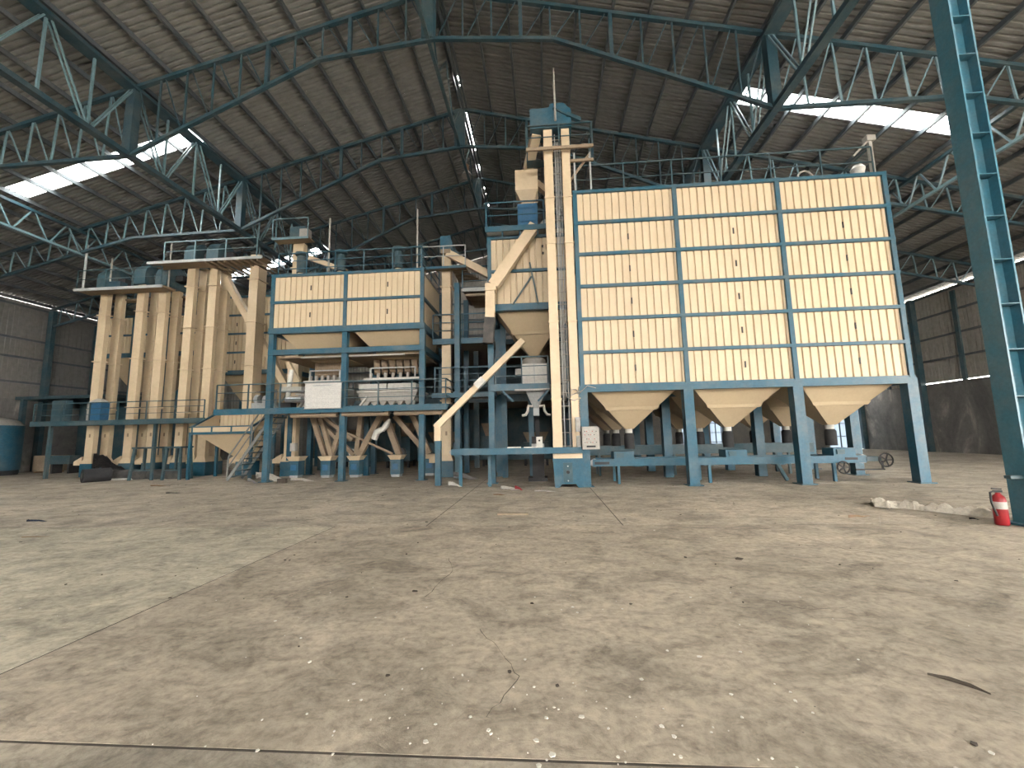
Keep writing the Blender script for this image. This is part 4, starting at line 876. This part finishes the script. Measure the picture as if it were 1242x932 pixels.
# long dirty tarp: crumpled strip
mb = MB(); rnd = random.Random(5); N, K = 110, 10; sv = []
for i in range(N+1):
    f = i/N; px = 6.65+1.05*f+0.04*math.sin(9*f); py = 9.25-1.45*f; w = 0.5+0.12*math.sin(7*f+1)+(0.14 if f < 0.12 else 0)
    for j in range(K+1):
        g = j/K - 0.5; edge = 1-abs(2*g)**3
        z = 0.012 + edge*(0.055+0.045*math.sin(15*g+13*f)+0.03*math.sin(24*f+3*g)+0.028*math.sin(43*f-22*g)+rnd.uniform(0, 0.008))
        sv.append((px+g*w*0.55+rnd.uniform(-.01,.01), py+g*w*0.9, max(0.006, z)))
mb.add(sv, [(i*(K+1)+j, (i+1)*(K+1)+j, (i+1)*(K+1)+j+1, i*(K+1)+j+1) for i in range(N) for j in range(K)])
tp = tag(mb.build('dirty_tarpaulin', 'tarp', smooth=True), 'long twisted dirty cream tarpaulin reaching to the extinguisher', 'tarpaulin')
heap('dark_rag', 'dark rag on the floor just left of the extinguisher', 'rag', 'rubber', 6.95, 7.62, 0.22, 0.07, 0.05, 26, 0.15)
t = thing('fire_extinguisher', 'red fire extinguisher standing at the foot of the teal column', 'extinguisher', (7.14, 7.3, 0))
MB().lathe((7.14, 7.3, 0), [(0.075, 0), (0.085, 0.02), (0.085, 0.38), (0.07, 0.44), (0.03, 0.48), (0.03, 0.5)], 20).build('cylinder', 'red', t, smooth=True)
MB().lathe((7.14, 7.3, 0.25), [(0.0865, 0), (0.0865, 0.11)], 20).build('paper_label', 'white', t, smooth=True)
bx(7.08, 7.2, 7.285, 7.315, 0.5, 0.535).build('valve', 'black', t); bm((7.06, 7.3, 0.56), (7.2, 7.3, 0.55), 0.02).build('trigger', 'black', t)
MB().tube([(7.09, 7.3, 0.52), (7.02, 7.29, 0.5), (7.0, 7.27, 0.35), (7.03, 7.24, 0.15)], 0.014, 8).build('hose', 'black', t, smooth=True)
tag(MB().tube([(2.36, 3.0, 0.012), (2.44, 2.95, 0.012), (2.5, 2.88, 0.012), (2.53, 2.8, 0.012)], [0.005, 0.012, 0.011, 0.004], 7).build('stick', 'soil'), 'short dark stick lying on the floor at the lower right', 'stick')
heap('wood_chip', 'small dark wood chip left of the short stick, farther away', 'chip', 'soil', 3.3, 5.2, 0.05, 0.04, 0.02, 31)
# scattered flakes
mb = MB(); rnd = random.Random(9)
for k in range(240):
    near = rnd.random() < 0.65
    if near:
        x, y = rnd.gauss(0.0, 0.75), rnd.gauss(2.35, 0.3)
        if k % 3 == 0: x, y = rnd.uniform(-2.5, 2.5), rnd.uniform(2.2, 4.5)
    else: x, y = rnd.uniform(-9, 8), rnd.uniform(2.1, 12)
    s = abs(rnd.gauss(0, 0.0045))+0.003 + (0.008 if rnd.random() < 0.06 else 0); n = 5; a0 = rnd.uniform(0, 6)
    top = [(x+s*rnd.uniform(.7, 1.3)*math.cos(a0+6.283*i/n), y+s*rnd.uniform(.7, 1.3)*math.sin(a0+6.283*i/n), 0.004) for i in range(n)]
    mb.loft([[(p[0], p[1], 0.0) for p in top], top])
o = mb.build('floor_litter', 'sack'); o['kind'] = 'stuff'; tag(o, 'white chips and flakes scattered over the concrete floor', 'litter')
mb = MB()
for k in range(260):
    x, y = rnd.uniform(-16, 10), rnd.uniform(2.2, 16)
    s = abs(rnd.gauss(0, 0.01))+0.004; n = 5; a0 = rnd.uniform(0, 6)
    top = [(x+s*rnd.uniform(.6, 1.6)*math.cos(a0+6.283*i/n), y+s*rnd.uniform(.6, 1.6)*math.sin(a0+6.283*i/n), 0.006) for i in range(n)]
    mb.loft([[(p[0], p[1], 0.0) for p in top], top])
o = mb.build('floor_debris', 'soil'); o['kind'] = 'stuff'; tag(o, 'dark crumbs of dirt scattered over the concrete floor', 'debris')
